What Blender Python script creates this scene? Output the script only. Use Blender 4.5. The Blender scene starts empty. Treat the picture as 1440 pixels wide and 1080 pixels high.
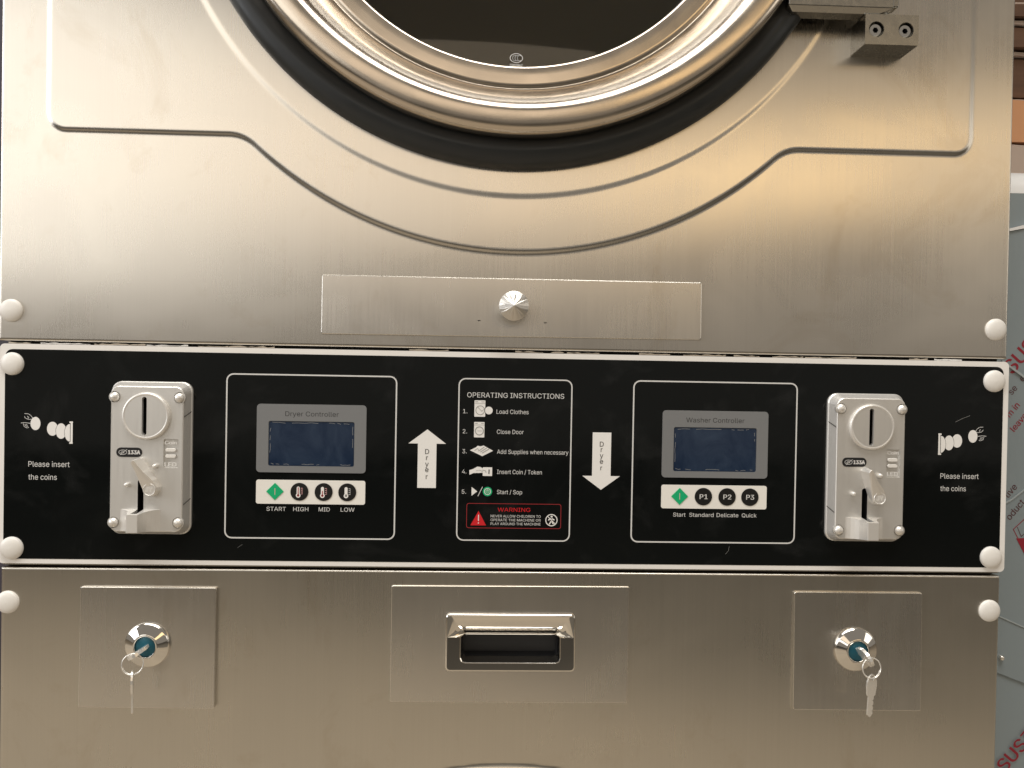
import bpy, math, random
import numpy as np
from mathutils import Vector, Matrix
from mathutils.geometry import tessellate_polygon
random.seed(7)
S = 0.001                                    # all lengths below are in millimetres
scene = bpy.context.scene
col = scene.collection
rad = math.radians

# ------------------------------------------------------------------ camera
cam_d = bpy.data.cameras.new("camera")
cam_d.sensor_width = 36.0
cam_d.lens = 36.0 * 1150 / 1440
cam_d.clip_start = 0.02
cam_d.clip_end = 200
cam = bpy.data.objects.new("camera", cam_d)
cam.location = (-27.19 * S, -681.12 * S, 0)
cam.rotation_euler = (rad(90 - 0.62055), rad(-1.00095), rad(-2.08395))
col.objects.link(cam)
scene.camera = cam

# ------------------------------------------------------------------ light
world = bpy.data.worlds.new("World")
scene.world = world
world.use_nodes = True
bg = world.node_tree.nodes["Background"]
bg.inputs[0].default_value = (1.0, 0.90, 0.78, 1)
bg.inputs[1].default_value = 0.19
scene.view_settings.view_transform = 'Standard'
scene.view_settings.look = 'None'
scene.view_settings.gamma = 1
scene.view_settings.exposure = 0.35


def lamp(name, p, w, h, radiance, color):
    """rectangular lamp (a window, a doorway) at p metres from the strip's centre, facing the machine"""
    d = bpy.data.lights.new(name, 'AREA')
    d.shape = 'RECTANGLE'
    d.size, d.size_y = w, h
    d.energy = radiance * w * h * math.pi
    d.color = color
    o = bpy.data.objects.new(name, d)
    p = Vector(p)
    o.location = p
    o.rotation_euler = (-p).to_track_quat('-Z', 'Y').to_euler()
    col.objects.link(o)
    return o


lamp("window_light", (-2.45, -3.6, 1.25), 1.9, 1.7, 1.25, (1.0, 0.965, 0.90))
lamp("side_window_light", (-3.0, -1.1, 0.9), 1.3, 1.6, 4.6, (0.97, 0.98, 1.0))
lamp("doorway_light", (-0.45, -4.1, 1.27), 2.2, 0.92, 0.8, (1.0, 0.82, 0.62))  # added lamp, brightens the centre of the upper steel
lamp("warm_doorway_light", (1.85, -4.1, 1.27), 2.3, 0.58, 1.25, (1.0, 0.70, 0.35))  # added lamp, makes the golden reflected band at upper right
lamp("far_side_light", (3.2, -1.6, 0.7), 1.2, 1.0, 1.3, (1.0, 0.93, 0.82))  # added lamp, lifts the flanks that face right
lamp("roof_light", (-0.3, -1.0, 2.7), 3.0, 1.3, 5.9, (1.0, 0.96, 0.90))  # added overhead lamp, lifts the whites, the floor and the ring's highlights

# ------------------------------------------------------------------ materials
MATS = {}


def principled(name, color, rough=0.5, metal=0.0, spec=0.5, **kw):
    m = bpy.data.materials.new(name)
    m.use_nodes = True
    b = m.node_tree.nodes["Principled BSDF"]
    b.inputs["Base Color"].default_value = (*color, 1)
    b.inputs["Roughness"].default_value = rough
    b.inputs["Metallic"].default_value = metal
    b.inputs["Specular IOR Level"].default_value = spec
    for k, v in kw.items():
        b.inputs[k.replace('_', ' ')].default_value = v
    MATS[name] = m
    return m


def node(m, typ, **props):
    n = m.node_tree.nodes.new(typ)
    for k, v in props.items():
        setattr(n, k, v)
    return n


def noise(m, scale_vec, detail=3, rough=0.5, dist=0.0):
    tc = node(m, 'ShaderNodeTexCoord')
    mp = node(m, 'ShaderNodeMapping')
    mp.inputs['Scale'].default_value = scale_vec
    nz = node(m, 'ShaderNodeTexNoise')
    nz.inputs['Scale'].default_value = 1
    nz.inputs['Detail'].default_value = detail
    nz.inputs['Roughness'].default_value = rough
    nz.inputs['Distortion'].default_value = dist
    L = m.node_tree.links
    L.new(tc.outputs['Object'], mp.inputs[0])
    L.new(mp.outputs[0], nz.inputs[0])
    return nz.outputs[0]


def maprange(m, sock, a, b, c, d):
    n = node(m, 'ShaderNodeMapRange')
    for i, v in zip((1, 2, 3, 4), (a, b, c, d)):
        n.inputs[i].default_value = v
    m.node_tree.links.new(sock, n.inputs[0])
    return n.outputs[0]


def math2(m, op, a, b):
    n = node(m, 'ShaderNodeMath', operation=op)
    for i, s in enumerate((a, b)):
        if isinstance(s, (int, float)):
            n.inputs[i].default_value = s
        else:
            m.node_tree.links.new(s, n.inputs[i])
    return n.outputs[0]


def mixcol(m, fac, c1, c2):
    n = node(m, 'ShaderNodeMix', data_type='RGBA')
    n.inputs[6].default_value = (*c1, 1)
    n.inputs[7].default_value = (*c2, 1)
    m.node_tree.links.new(fac, n.inputs[0])
    return n.outputs[2]


def bump(m, sock, dist, strength=1.0):
    n = node(m, 'ShaderNodeBump')
    n.inputs['Distance'].default_value = dist
    n.inputs['Strength'].default_value = strength
    m.node_tree.links.new(sock, n.inputs['Height'])
    return n.outputs[0]


def steel(name, color, rough, aniso=0.75, smudge=0.07, seed=0.0):
    m = principled(name, color, rough, 1.0)
    b = m.node_tree.nodes["Principled BSDF"]
    L = m.node_tree.links
    brush = noise(m, (800, 800, 2.2), 2, 0.5)
    patch = noise(m, (9 + seed, 9, 11), 4, 0.5, .6)
    streak = noise(m, (160, 160, 2.5), 3, 0.5)
    r = math2(m, 'ADD', maprange(m, brush, .3, .7, rough - .012, rough + .012), maprange(m, patch, .35, .75, 0, smudge))
    L.new(r, b.inputs['Roughness'])
    f = math2(m, 'ADD', maprange(m, brush, .3, .7, 0, .7), maprange(m, streak, .3, .7, 0, .3))
    dark = tuple(c * 0.975 for c in color)
    light = tuple(min(1, c * 1.01) for c in color)
    stain = maprange(m, noise(m, (13, 13, 10), 5, 0.65, 1.5), .56, .74, 0, .45)
    base_ = mixcol(m, f, dark, light)
    mx_ = node(m, 'ShaderNodeMix', data_type='RGBA')
    L.new(stain, mx_.inputs[0])
    L.new(base_, mx_.inputs[6])
    mx_.inputs[7].default_value = (color[0] * .82, color[1] * .77, color[2] * .70, 1)
    L.new(mx_.outputs[2], b.inputs['Base Color'])
    b.inputs['Anisotropic'].default_value = aniso
    t = node(m, 'ShaderNodeCombineXYZ')
    t.inputs[0].default_value = 1.0
    L.new(t.outputs[0], b.inputs['Tangent'])
    L.new(bump(m, brush, 0.00001, 0.06), b.inputs['Normal'])
    return m


steel("brushed_steel", (0.68, 0.64, 0.575), 0.25, .8)
steel("brushed_steel_lower", (0.66, 0.63, 0.57), 0.27, 0.75)
steel("plate_steel", (0.72, 0.695, 0.65), 0.24, 0.6, 0.06, 2.0)
principled("dark_gap", (0.02, 0.018, 0.015), 0.8)
principled("chrome", (0.80, 0.775, 0.73), 0.06, 1.0)
m = principled("door_steel", (0.62, 0.55, 0.465), 0.2, 1.0)
b = m.node_tree.nodes["Principled BSDF"]
m.node_tree.links.new(maprange(m, noise(m, (30, 30, 30), 4), .3, .7, .16, .26), b.inputs['Roughness'])
m.node_tree.links.new(bump(m, noise(m, (40, 40, 40), 3), 0.0003, .2), b.inputs['Normal'])
m = principled("rubber", (0.016, 0.019, 0.021), 0.42, 0, .5)
b = m.node_tree.nodes["Principled BSDF"]
m.node_tree.links.new(maprange(m, noise(m, (50, 50, 50), 4), .3, .7, .34, .55), b.inputs['Roughness'])
m = principled("black_acrylic", (0.004, 0.005, 0.005), 0.10, 0, .35)
b = m.node_tree.nodes["Principled BSDF"]
sm = noise(m, (10, 1, 7), 4, 0.6, 2.0)
m.node_tree.links.new(maprange(m, sm, .45, .8, .05, .25), b.inputs['Roughness'])
m.node_tree.links.new(mixcol(m, maprange(m, noise(m, (6, 1, 9), 4, .6, 3.0), .55, .85, 0, 1), (0.004, 0.005, 0.005), (0.016, 0.017, 0.017)), b.inputs['Base Color'])
principled("white_print", (0.85, 0.84, 0.82), 0.45)
principled("text_white", (0.68, 0.68, 0.67), 0.5)
principled("white_border", (0.84, 0.82, 0.79), 0.4)
principled("text_black", (0.03, 0.03, 0.03), 0.5)
principled("grey_print", (0.20, 0.205, 0.21), 0.35, 0, .4)
principled("cream_print", (0.86, 0.84, 0.79), 0.4)
principled("icon_grey", (0.35, 0.35, 0.34), 0.5)
principled("green_print", (0.005, 0.42, 0.17), 0.35)
principled("button_black", (0.008, 0.008, 0.008), 0.35)
principled("red_print", (0.62, 0.012, 0.02), 0.4)
principled("red_line", (0.34, 0.02, 0.025), 0.5)
principled("pink_print", (0.75, 0.42, 0.42), 0.5)
m = principled("screen", (0.012, 0.022, 0.06), 0.10, 0, .6)
b = m.node_tree.nodes["Principled BSDF"]
m.node_tree.links.new(mixcol(m, maprange(m, noise(m, (40, 1, 30), 5, .6, 1.5), .35, .75, 0, 1), (0.009, 0.021, 0.050), (0.026, 0.044, 0.080)), b.inputs['Base Color'])
principled("screen_edge", (0.16, 0.17, 0.18), 0.4)
m = principled("cap_plastic", (0.74, 0.71, 0.66), 0.38)
b = m.node_tree.nodes["Principled BSDF"]
m.node_tree.links.new(mixcol(m, noise(m, (200, 200, 200), 3), (0.76, 0.735, 0.69), (0.84, 0.82, 0.785)), b.inputs['Base Color'])
m = principled("cast_zinc", (0.78, 0.77, 0.745), 0.38, 0.75)
b = m.node_tree.nodes["Principled BSDF"]
zn = noise(m, (1200, 1200, 30), 2)
m.node_tree.links.new(maprange(m, zn, .3, .7, .37, .43), b.inputs['Roughness'])
principled("zinc_satin", (0.80, 0.78, 0.745), 0.38, 0.55)
principled("badge_black", (0.012, 0.012, 0.013), 0.35)
principled("machined_steel", (0.40, 0.39, 0.36), 0.24, 1.0)
m = MATS["machined_steel"]
b = m.node_tree.nodes["Principled BSDF"]
m.node_tree.links.new(maprange(m, noise(m, (200, 200, 200), 3, .5), .3, .7, .22, .29), b.inputs['Roughness'])
m.node_tree.links.new(bump(m, noise(m, (300, 300, 300), 4), 0.00003, .05), b.inputs['Normal'])
principled("dark_cavity", (0.012, 0.012, 0.013), 0.5)
principled("lock_blue", (0.018, 0.115, 0.165), 0.3, 0.3)
principled("key_metal", (0.86, 0.84, 0.80), 0.26, 0.7)
principled("knob_steel", (0.66, 0.635, 0.595), 0.34, 1.0)
m = principled("glass", (0.60, 0.58, 0.50), 0.02, 0, .5)
b = m.node_tree.nodes["Principled BSDF"]
b.inputs['Transmission Weight'].default_value = 1.0
b.inputs['IOR'].default_value = 1.45
m = principled("drum_metal", (0.45, 0.40, 0.30), 0.5, 0.4)
m = principled("film_grey", (0.27, 0.32, 0.345), 0.33, 0.0, .5)
b = m.node_tree.nodes["Principled BSDF"]
m.node_tree.links.new(bump(m, noise(m, (12, 12, 5), 3, .5, 1), 0.006, .5), b.inputs['Normal'])
principled("film_light", (0.92, 0.92, 0.92), 0.35)  # white stands in for sunlight on the cabinet's rolled top edge
principled("film_crease", (0.42, 0.47, 0.49), 0.3)
principled("film_red", (0.30, 0.012, 0.03), 0.5)
principled("film_dark", (0.10, 0.035, 0.04), 0.5)
m = principled("rough_wood", (0.16, 0.075, 0.035), 0.8)
b = m.node_tree.nodes["Principled BSDF"]
m.node_tree.links.new(mixcol(m, noise(m, (9, 30, 60), 5, .6, 1), (0.045, 0.022, 0.012), (0.17, 0.085, 0.045)), b.inputs['Base Color'])
principled("fresh_wood", (0.55, 0.27, 0.13), 0.7)
principled("shelf_beige", (0.42, 0.33, 0.27), 0.7)
principled("dark_paint", (0.05, 0.045, 0.06), 0.6)
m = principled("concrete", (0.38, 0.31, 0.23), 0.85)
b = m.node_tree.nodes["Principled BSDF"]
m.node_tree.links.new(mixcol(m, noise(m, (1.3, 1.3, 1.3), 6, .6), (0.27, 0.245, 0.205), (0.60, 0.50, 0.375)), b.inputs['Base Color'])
m = principled("dark_earth", (0.10, 0.09, 0.075), 0.9)  # dark tone of the added unseen sheet, meant for reflections
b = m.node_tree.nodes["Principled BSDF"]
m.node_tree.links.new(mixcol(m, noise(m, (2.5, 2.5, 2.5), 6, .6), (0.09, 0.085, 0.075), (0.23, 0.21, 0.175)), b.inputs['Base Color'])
m = principled("film_scrap", (0.50, 0.44, 0.36), 0.6)


# ------------------------------------------------------------------ mesh helpers
class MB:
    def __init__(s):
        s.v, s.f, s.mi, s.sm, s.mats = [], [], [], [], []

    def add(s, verts, faces, mat, smooth=False):
        if mat not in s.mats:
            s.mats.append(mat)
        k, n = s.mats.index(mat), len(s.v)
        s.v += [tuple(p) for p in verts]
        for f in faces:
            s.f.append(tuple(i + n for i in f))
            s.mi.append(k)
            s.sm.append(smooth)

    def poly(s, pts, y, mat, holes=()):
        loops = [[Vector((p[0], p[1], 0)) for p in L] for L in (pts, *holes)]
        flat = [p for L in loops for p in L]
        fs = []
        for t in tessellate_polygon(loops):
            a, b, c = (flat[i] for i in t)
            if (b - a).cross(c - a).z < 0:
                t = (t[0], t[2], t[1])
            fs.append(t)
        s.add([(p.x, y, p.y) for p in flat], fs, mat)

    def slab(s, pts, y0, y1, mat, holes=(), side=None):
        s.poly(pts, y0, mat, holes)
        for L in (pts, *holes):
            n = len(L)
            s.add([(p[0], y0, p[1]) for p in L] + [(p[0], y1, p[1]) for p in L],
                  [(i, i + n, (i + 1) % n + n, (i + 1) % n) for i in range(n)], side or mat)

    def loft(s, loops, mat, smooth=False, cap=True, cap0=False, closed=True):
        n = len(loops[0])
        v = [p for L in loops for p in L]
        f = []
        for k in range(len(loops) - 1):
            for i in range(n if closed else n - 1):
                j = (i + 1) % n
                f.append((k * n + i, k * n + j, (k + 1) * n + j, (k + 1) * n + i))
        s.add(v, f, mat, smooth)
        if cap:
            s.add(loops[-1], [tuple(range(n))], mat)
        if cap0:
            s.add(loops[0], [tuple(reversed(range(n)))], mat)

    def box(s, x0, x1, y0, y1, z0, z1, mat):
        s.add([(x, y, z) for x in (x0, x1) for y in (y0, y1) for z in (z0, z1)],
              [(0, 1, 3, 2), (4, 6, 7, 5), (0, 4, 5, 1), (2, 3, 7, 6), (0, 2, 6, 4), (1, 5, 7, 3)], mat)

    def lathe(s, prof, cx, cz, n, mat, smooth=True, cap=False):
        loops = [[(cx + r * math.cos(2 * math.pi * i / n), y, cz + r * math.sin(2 * math.pi * i / n)) for i in range(n)] for r, y in prof]
        s.loft(loops, mat, smooth, cap)

    def stroke(s, pts, w, y, mat):
        """flat printed line through pts"""
        for (a, b) in zip(pts[:-1], pts[1:]):
            dx, dz = b[0] - a[0], b[1] - a[1]
            L = math.hypot(dx, dz) or 1
            nx, nz = -dz / L * w / 2, dx / L * w / 2
            ex, ez = dx / L * w * .3, dz / L * w * .3
            s.add([(a[0] - nx - ex, y, a[1] - nz - ez), (b[0] - nx + ex, y, b[1] - nz + ez), (b[0] + nx + ex, y, b[1] + nz + ez), (a[0] + nx - ex, y, a[1] + nz - ez)], [(0, 1, 2, 3)], mat)

    def tube(s, pts, r, mat, n=10, closed=False, smooth=True):
        P = [Vector(p) for p in pts]
        loops = []
        N = len(P)
        for i, p in enumerate(P):
            if closed:
                t = P[(i + 1) % N] - P[i - 1]
            else:
                t = P[min(i + 1, N - 1)] - P[max(i - 1, 0)]
            t.normalize()
            ref = Vector((0, 1, 0)) if abs(t.y) < .9 else Vector((1, 0, 0))
            a = t.cross(ref).normalized()
            b = t.cross(a)
            loops.append([tuple(p + (a * math.cos(k * 2 * math.pi / n) + b * math.sin(k * 2 * math.pi / n)) * r) for k in range(n)])
        if closed:
            loops.append(loops[0])
        s.loft(loops, mat, smooth, cap=not closed, cap0=not closed)

    def build(s, name, parent=None, loc=(0, 0, 0), bevel=None):
        me = bpy.data.meshes.new(name)
        me.from_pydata([(x * S, y * S, z * S) for x, y, z in s.v], [], s.f)
        for mt in s.mats:
            me.materials.append(MATS[mt])
        me.polygons.foreach_set("material_index", s.mi)
        me.polygons.foreach_set("use_smooth", s.sm)
        me.update()
        return link(name, me, parent, loc, bevel)


def link(name, me, parent=None, loc=(0, 0, 0), bevel=None):
    o = bpy.data.objects.new(name, me)
    col.objects.link(o)
    o.location = Vector(loc) * S
    if parent:
        o.parent = parent
        root = parent
        p = Vector((0, 0, 0))
        while root:
            p += root.location
            root = root.parent
        # keep the part at its world place: its own location is relative to the chain of parents
        o.location = Vector(loc) * S - p
    if bevel:
        bm = o.modifiers.new("bevel", 'BEVEL')
        bm.width = bevel * S
        bm.segments = 2
        bm.limit_method = 'ANGLE'
    return o


def empty(name, loc, label, cat, group=None):
    o = bpy.data.objects.new(name, None)
    o.empty_display_size = .05
    col.objects.link(o)
    o.location = Vector(loc) * S
    o['label'] = label
    o['category'] = cat
    if group:
        o['group'] = group
    return o


def rrect(x0, x1, z0, z1, r, n=5):
    x0, x1 = min(x0, x1), max(x0, x1)
    z0, z1 = min(z0, z1), max(z0, z1)
    out = []
    for cx, cz, a in ((x1 - r, z0 + r, -90), (x1 - r, z1 - r, 0), (x0 + r, z1 - r, 90), (x0 + r, z0 + r, 180)):
        for i in range(n + 1):
            t = rad(a + 90 * i / n)
            out.append((cx + r * math.cos(t), cz + r * math.sin(t)))
    return out


def ell(cx, cz, rx, rz=None, n=28, a0=0, a1=360):
    rz = rz or rx
    full = abs(a1 - a0) >= 360
    k = n if full else n + 1
    return [(cx + rx * math.cos(rad(a0 + (a1 - a0) * i / n)), cz + rz * math.sin(rad(a0 + (a1 - a0) * i / n))) for i in range(k)]


def lift(pts, y):
    return [(p[0], y, p[1]) for p in pts]


FONT = {   # outlines of a plain grotesque letter, per character: advance, [[outline, holes...], ...]
    ' ': (187, []),
    '.': (187, [[[95,-4,83,-3,73,1,63,9,55,18,51,29,50,41,51,53,55,64,63,73,73,81,83,85,95,87,107,85,118,81,128,73,135,64,140,53,141,41,140,29,135,18,128,9,118,1,107,-3]]]),
    '/': (249, [[[235,533,71,-76,14,-76,178,533]]]),
    '0': (453, [[[227,-7,191,-3,158,7,130,24,105,48,85,77,69,113,57,155,50,202,48,254,50,306,57,353,69,395,85,431,106,461,130,484,159,502,191,512,227,516,262,512,295,502,323,484,348,461,368,431,384,395,396,353,403,306,405,254,403,202,396,155,384,113,368,77,348,48,323,24,295,7,263,-3],[227,50,250,52,271,60,290,74,306,92,320,116,330,144,338,176,342,213,344,254,342,295,338,332,330,365,320,393,306,416,290,435,271,449,250,457,227,460,203,457,182,449,163,435,147,416,134,393,123,365,115,332,111,295,109,254,111,213,115,176,123,144,134,116,147,92,163,74,182,60,203,52]]]),
    '1': (453, [[[76,0,76,55,391,55,391,0]],[[276,509,276,0,212,0,212,448,209,448,86,358,86,427,198,509]]]),
    '2': (453, [[[64,0,64,47,234,229,252,248,268,266,282,282,294,298,303,312,311,327,316,341,319,356,320,371,319,389,315,405,308,419,298,431,287,441,273,449,258,455,241,458,224,460,205,458,188,454,172,447,159,438,148,427,139,413,132,398,128,381,127,362,66,362,68,391,75,418,86,442,102,464,121,482,143,496,168,507,196,513,225,516,254,513,281,507,306,497,328,482,346,465,361,445,372,423,379,398,381,372,380,354,377,336,371,318,363,299,351,280,336,259,317,235,294,209,267,180,153,60,153,57,389,57,389,0]]]),
    '3': (453, [[[218,-7,188,-5,159,1,133,10,108,22,88,38,70,57,57,79,48,104,44,132,109,132,112,115,118,100,126,87,137,76,150,66,165,59,182,54,200,51,219,50,239,51,258,55,275,61,291,69,304,80,315,93,323,108,328,125,329,145,328,163,323,180,316,196,306,211,292,223,275,234,254,241,229,246,201,248,157,248,157,299,288,448,288,452,70,452,70,509,372,509,372,461,211,278,211,289,247,290,279,286,308,276,333,262,354,244,371,222,383,198,391,173,393,145,390,116,383,90,370,66,354,45,333,27,309,12,281,2,251,-5]]]),
    '4': (453, [[[40,105,40,158,247,509,311,509,109,166,109,163,413,163,413,105]],[[282,0,282,318,343,318,343,0]]]),
    '5': (453, [[[221,-7,192,-5,165,1,140,11,118,25,99,41,83,60,71,82,63,105,60,130,122,130,125,115,130,102,138,89,148,78,160,68,173,60,188,54,204,51,221,50,241,51,259,56,276,64,291,75,304,89,314,104,322,122,326,141,328,162,326,183,321,203,314,221,303,237,290,251,275,262,257,270,238,275,218,277,201,276,184,273,167,268,152,262,139,255,128,246,67,253,96,509,366,509,366,452,151,452,134,301,136,301,148,311,162,318,178,325,194,330,212,333,229,334,252,332,274,328,294,321,313,311,330,299,345,285,358,269,370,251,379,231,386,210,390,187,391,163,388,132,381,102,369,76,352,52,332,32,309,15,282,3,253,-4]]]),
    '6': (453, [[[226,-7,196,-4,168,3,142,15,119,31,100,51,84,74,73,101,66,130,64,162,65,187,71,212,80,239,93,268,112,302,137,340,252,509,322,509,151,261,145,261,157,279,165,288,174,295,184,302,196,307,208,311,221,313,235,314,265,312,291,305,316,295,337,280,355,262,370,240,380,215,387,187,389,157,387,127,379,98,368,73,352,50,333,30,310,14,284,3,257,-4],[226,48,245,50,263,55,279,63,293,73,304,86,314,101,322,119,326,137,327,157,326,178,322,196,314,213,304,228,293,241,279,251,263,259,245,264,226,265,207,264,190,259,174,252,160,241,148,229,138,214,131,197,126,179,125,158,126,138,131,119,138,102,148,86,160,73,174,63,190,55,207,50]]]),
    '7': (453, [[[97,0,323,448,323,452,62,452,62,509,391,509,391,449,165,0]]]),
    '8': (453, [[[226,-7,193,-5,163,1,136,11,111,25,91,42,74,62,62,84,54,109,52,135,53,156,58,176,65,195,75,212,87,228,101,241,117,252,134,260,153,265,153,267,129,276,109,289,93,308,80,330,73,354,70,380,73,405,79,429,90,450,106,469,124,485,146,498,170,508,197,514,226,516,255,514,282,508,306,498,328,485,346,469,361,450,373,429,379,405,382,380,379,354,372,330,359,308,343,289,323,276,300,267,300,265,319,260,335,252,351,241,365,228,377,212,387,195,395,176,399,156,401,135,398,109,391,84,378,62,362,42,341,25,317,11,289,1,259,-5],[226,49,248,50,267,54,285,60,300,69,313,79,323,91,331,106,335,121,337,139,335,157,330,173,322,189,312,202,298,213,283,223,265,230,247,234,226,235,206,234,187,230,169,223,154,213,140,202,130,189,122,173,117,157,115,139,117,121,121,106,129,91,139,79,152,69,167,60,185,54,205,50],[226,290,244,291,260,294,274,300,287,308,298,318,307,330,314,344,318,359,319,376,318,392,314,407,308,420,299,432,288,442,275,449,260,455,244,459,226,460,208,459,192,455,177,449,164,442,153,432,145,420,138,407,134,392,133,376,134,359,138,344,145,330,154,318,165,308,178,300,193,294,209,291]]]),
    'A': (479, [[[16,0,201,509,276,509,463,0,395,0,287,302,280,323,272,346,264,372,255,402,244,438,232,478,245,478,233,437,222,402,213,371,204,345,191,302,85,0]],[[110,142,110,199,370,199,370,142]]]),
    'C': (510, [[[267,-7,225,-3,186,7,150,25,119,49,92,79,70,115,53,157,44,203,40,254,44,305,53,352,70,393,92,429,119,459,150,484,186,501,225,512,267,516,293,514,317,511,340,504,362,496,383,485,402,471,419,456,435,438,448,418,459,397,467,373,473,348,408,348,404,365,397,380,389,395,380,407,369,418,357,428,344,437,330,444,315,449,300,453,284,455,267,456,237,453,209,445,184,432,161,414,141,391,125,364,113,332,106,295,103,254,106,213,113,177,125,145,141,117,161,94,184,76,210,63,237,56,267,53,284,54,300,56,315,60,330,65,344,72,357,81,369,90,380,102,389,114,397,128,404,144,408,160,473,160,467,135,459,112,448,91,435,71,420,53,402,38,383,24,363,13,341,5,317,-2,293,-6]]]),
    'D': (502, [[[219,0,96,0,96,57,215,57,254,60,288,68,318,81,343,99,363,122,379,149,390,181,397,216,399,255,397,294,390,329,379,361,364,388,344,410,320,428,291,441,258,449,221,452,93,452,93,509,225,509,273,505,315,495,353,478,385,455,412,426,433,391,449,351,458,306,462,255,458,205,449,159,433,119,411,83,384,54,351,31,312,14,268,3]],[[125,509,125,0,60,0,60,509]]]),
    'E': (418, [[[60,0,60,509,372,509,372,452,125,452,125,286,355,286,355,229,125,229,125,57,375,57,375,0]]]),
    'G': (520, [[[269,-7,225,-3,185,7,149,25,118,49,91,79,69,116,53,157,43,203,40,254,43,305,53,352,69,393,91,429,117,459,149,484,184,501,223,512,265,516,291,514,316,510,340,504,363,494,384,483,403,469,421,453,436,436,449,416,460,395,468,373,474,349,408,349,402,365,395,379,387,393,378,406,368,417,356,427,344,436,330,443,300,453,283,455,265,456,236,453,209,445,183,432,160,414,141,392,125,364,113,332,106,295,103,254,106,213,113,177,125,145,141,117,161,95,184,76,210,63,238,56,269,53,296,55,322,61,345,71,365,85,382,102,396,123,407,147,413,173,415,202,434,199,283,199,283,256,478,256,478,200,475,160,466,124,451,91,431,62,406,38,377,19,344,5,308,-4]]]),
    'H': (517, [[[60,0,60,509,125,509,125,289,392,289,392,509,457,509,457,0,392,0,392,232,125,232,125,0]]]),
    'I': (300, [[[31,0,31,57,118,57,118,452,31,452,31,509,269,509,269,452,183,452,183,57,269,57,269,0]]]),
    'J': (396, [[[185,-7,143,-2,106,11,75,33,52,63,38,100,33,145,33,173,98,173,98,145,100,117,108,93,122,74,139,61,160,53,185,50,209,53,230,61,248,74,261,93,269,117,272,145,272,509,336,509,336,145,332,100,318,63,294,33,263,11,227,-2]]]),
    'L': (393, [[[60,0,60,509,125,509,125,57,361,57,361,0]]]),
    'M': (628, [[[60,0,125,0,125,400,283,0,345,0,503,400,503,0,568,0,568,509,478,509,314,90,150,509,60,509]]]),
    'N': (523, [[[60,0,60,509,136,509,343,183,349,174,355,163,363,151,371,137,379,122,388,107,396,90,405,73,414,55,405,54,403,72,399,142,399,509,463,509,463,0,387,0,202,290,177,331,168,346,159,363,148,381,108,452,119,454,122,384,124,328,125,291,125,0]]]),
    'O': (533, [[[267,-7,225,-3,186,7,150,25,119,49,92,79,70,115,53,157,44,203,40,254,44,305,53,352,70,393,92,429,119,459,150,484,186,501,225,512,267,516,309,512,348,501,384,484,415,459,442,429,464,393,480,352,490,305,493,254,490,203,480,157,464,115,442,79,415,49,384,25,348,7,309,-3],[267,53,296,55,324,63,349,76,372,94,392,116,408,144,420,176,428,213,430,254,428,295,420,332,408,365,392,392,372,415,349,433,324,446,296,453,267,456,237,453,210,445,184,433,161,415,142,392,125,364,113,332,106,295,103,254,106,213,113,176,125,144,142,117,161,94,184,76,210,63,237,55]]]),
    'P': (444, [[[60,0,60,509,235,509,272,506,305,499,332,487,356,471,375,452,390,430,400,404,407,377,409,348,407,318,400,291,390,265,375,243,356,223,332,207,305,195,272,188,235,186,109,186,109,242,233,242,257,244,279,248,297,256,312,266,324,279,333,294,339,310,343,328,344,348,343,367,339,385,333,402,324,416,312,428,297,439,279,446,257,451,232,452,125,452,125,0]]]),
    'Q': (533, [[[245,159,313,159,369,85,384,65,468,-48,401,-48,346,27,331,46]],[[267,-7,225,-3,186,7,150,25,119,49,92,79,70,115,53,157,44,203,40,254,44,305,53,352,70,393,92,429,119,459,150,484,186,501,225,512,267,516,309,512,348,501,384,484,415,459,442,429,464,393,480,352,490,305,493,254,490,203,480,157,464,115,442,79,415,49,384,25,348,7,309,-3],[267,53,296,55,324,63,349,76,372,94,392,116,408,144,420,176,428,213,430,254,428,295,420,332,408,365,392,392,372,415,349,433,324,446,296,453,267,456,237,453,210,445,184,433,161,415,142,392,125,364,113,332,106,295,103,254,106,213,113,176,125,144,142,117,161,94,184,76,210,63,237,55]]]),
    'R': (449, [[[60,0,60,509,236,509,273,506,305,500,333,489,356,473,376,455,390,433,401,408,407,381,409,352,407,323,401,296,390,271,376,250,356,232,333,217,305,206,273,200,236,198,96,198,96,255,234,255,258,256,280,260,298,267,313,276,325,287,334,300,340,316,344,333,345,352,344,371,340,389,334,405,325,419,313,430,298,440,279,446,258,451,233,452,125,452,125,0]],[[353,0,230,229,303,229,428,0]]]),
    'S': (446, [[[224,-9,188,-7,156,-1,128,9,102,23,81,40,64,60,51,83,42,109,38,137,104,137,108,118,114,102,123,88,136,76,150,66,166,59,185,53,204,50,224,49,246,50,267,54,286,60,303,69,317,79,329,92,338,106,344,122,346,139,344,154,340,168,332,179,322,189,310,197,296,205,280,211,263,217,184,239,145,253,112,269,86,289,67,313,56,341,52,372,54,400,62,425,75,448,92,468,113,484,138,498,165,508,195,514,227,516,259,514,289,508,316,498,340,484,360,468,377,449,390,427,398,403,401,378,337,378,332,402,320,421,302,437,280,449,254,456,225,459,204,457,185,454,167,448,152,440,139,430,129,418,121,405,117,391,115,376,117,359,122,345,131,334,142,324,155,315,169,308,184,302,198,297,212,293,279,275,295,270,312,264,344,248,359,238,372,226,384,213,395,198,402,180,407,161,408,139,406,112,399,87,386,64,370,43,349,25,323,11,294,0,261,-7]]]),
    'T': (448, [[[32,452,32,509,417,509,417,452,257,452,257,0,193,0,193,452]]]),
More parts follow.
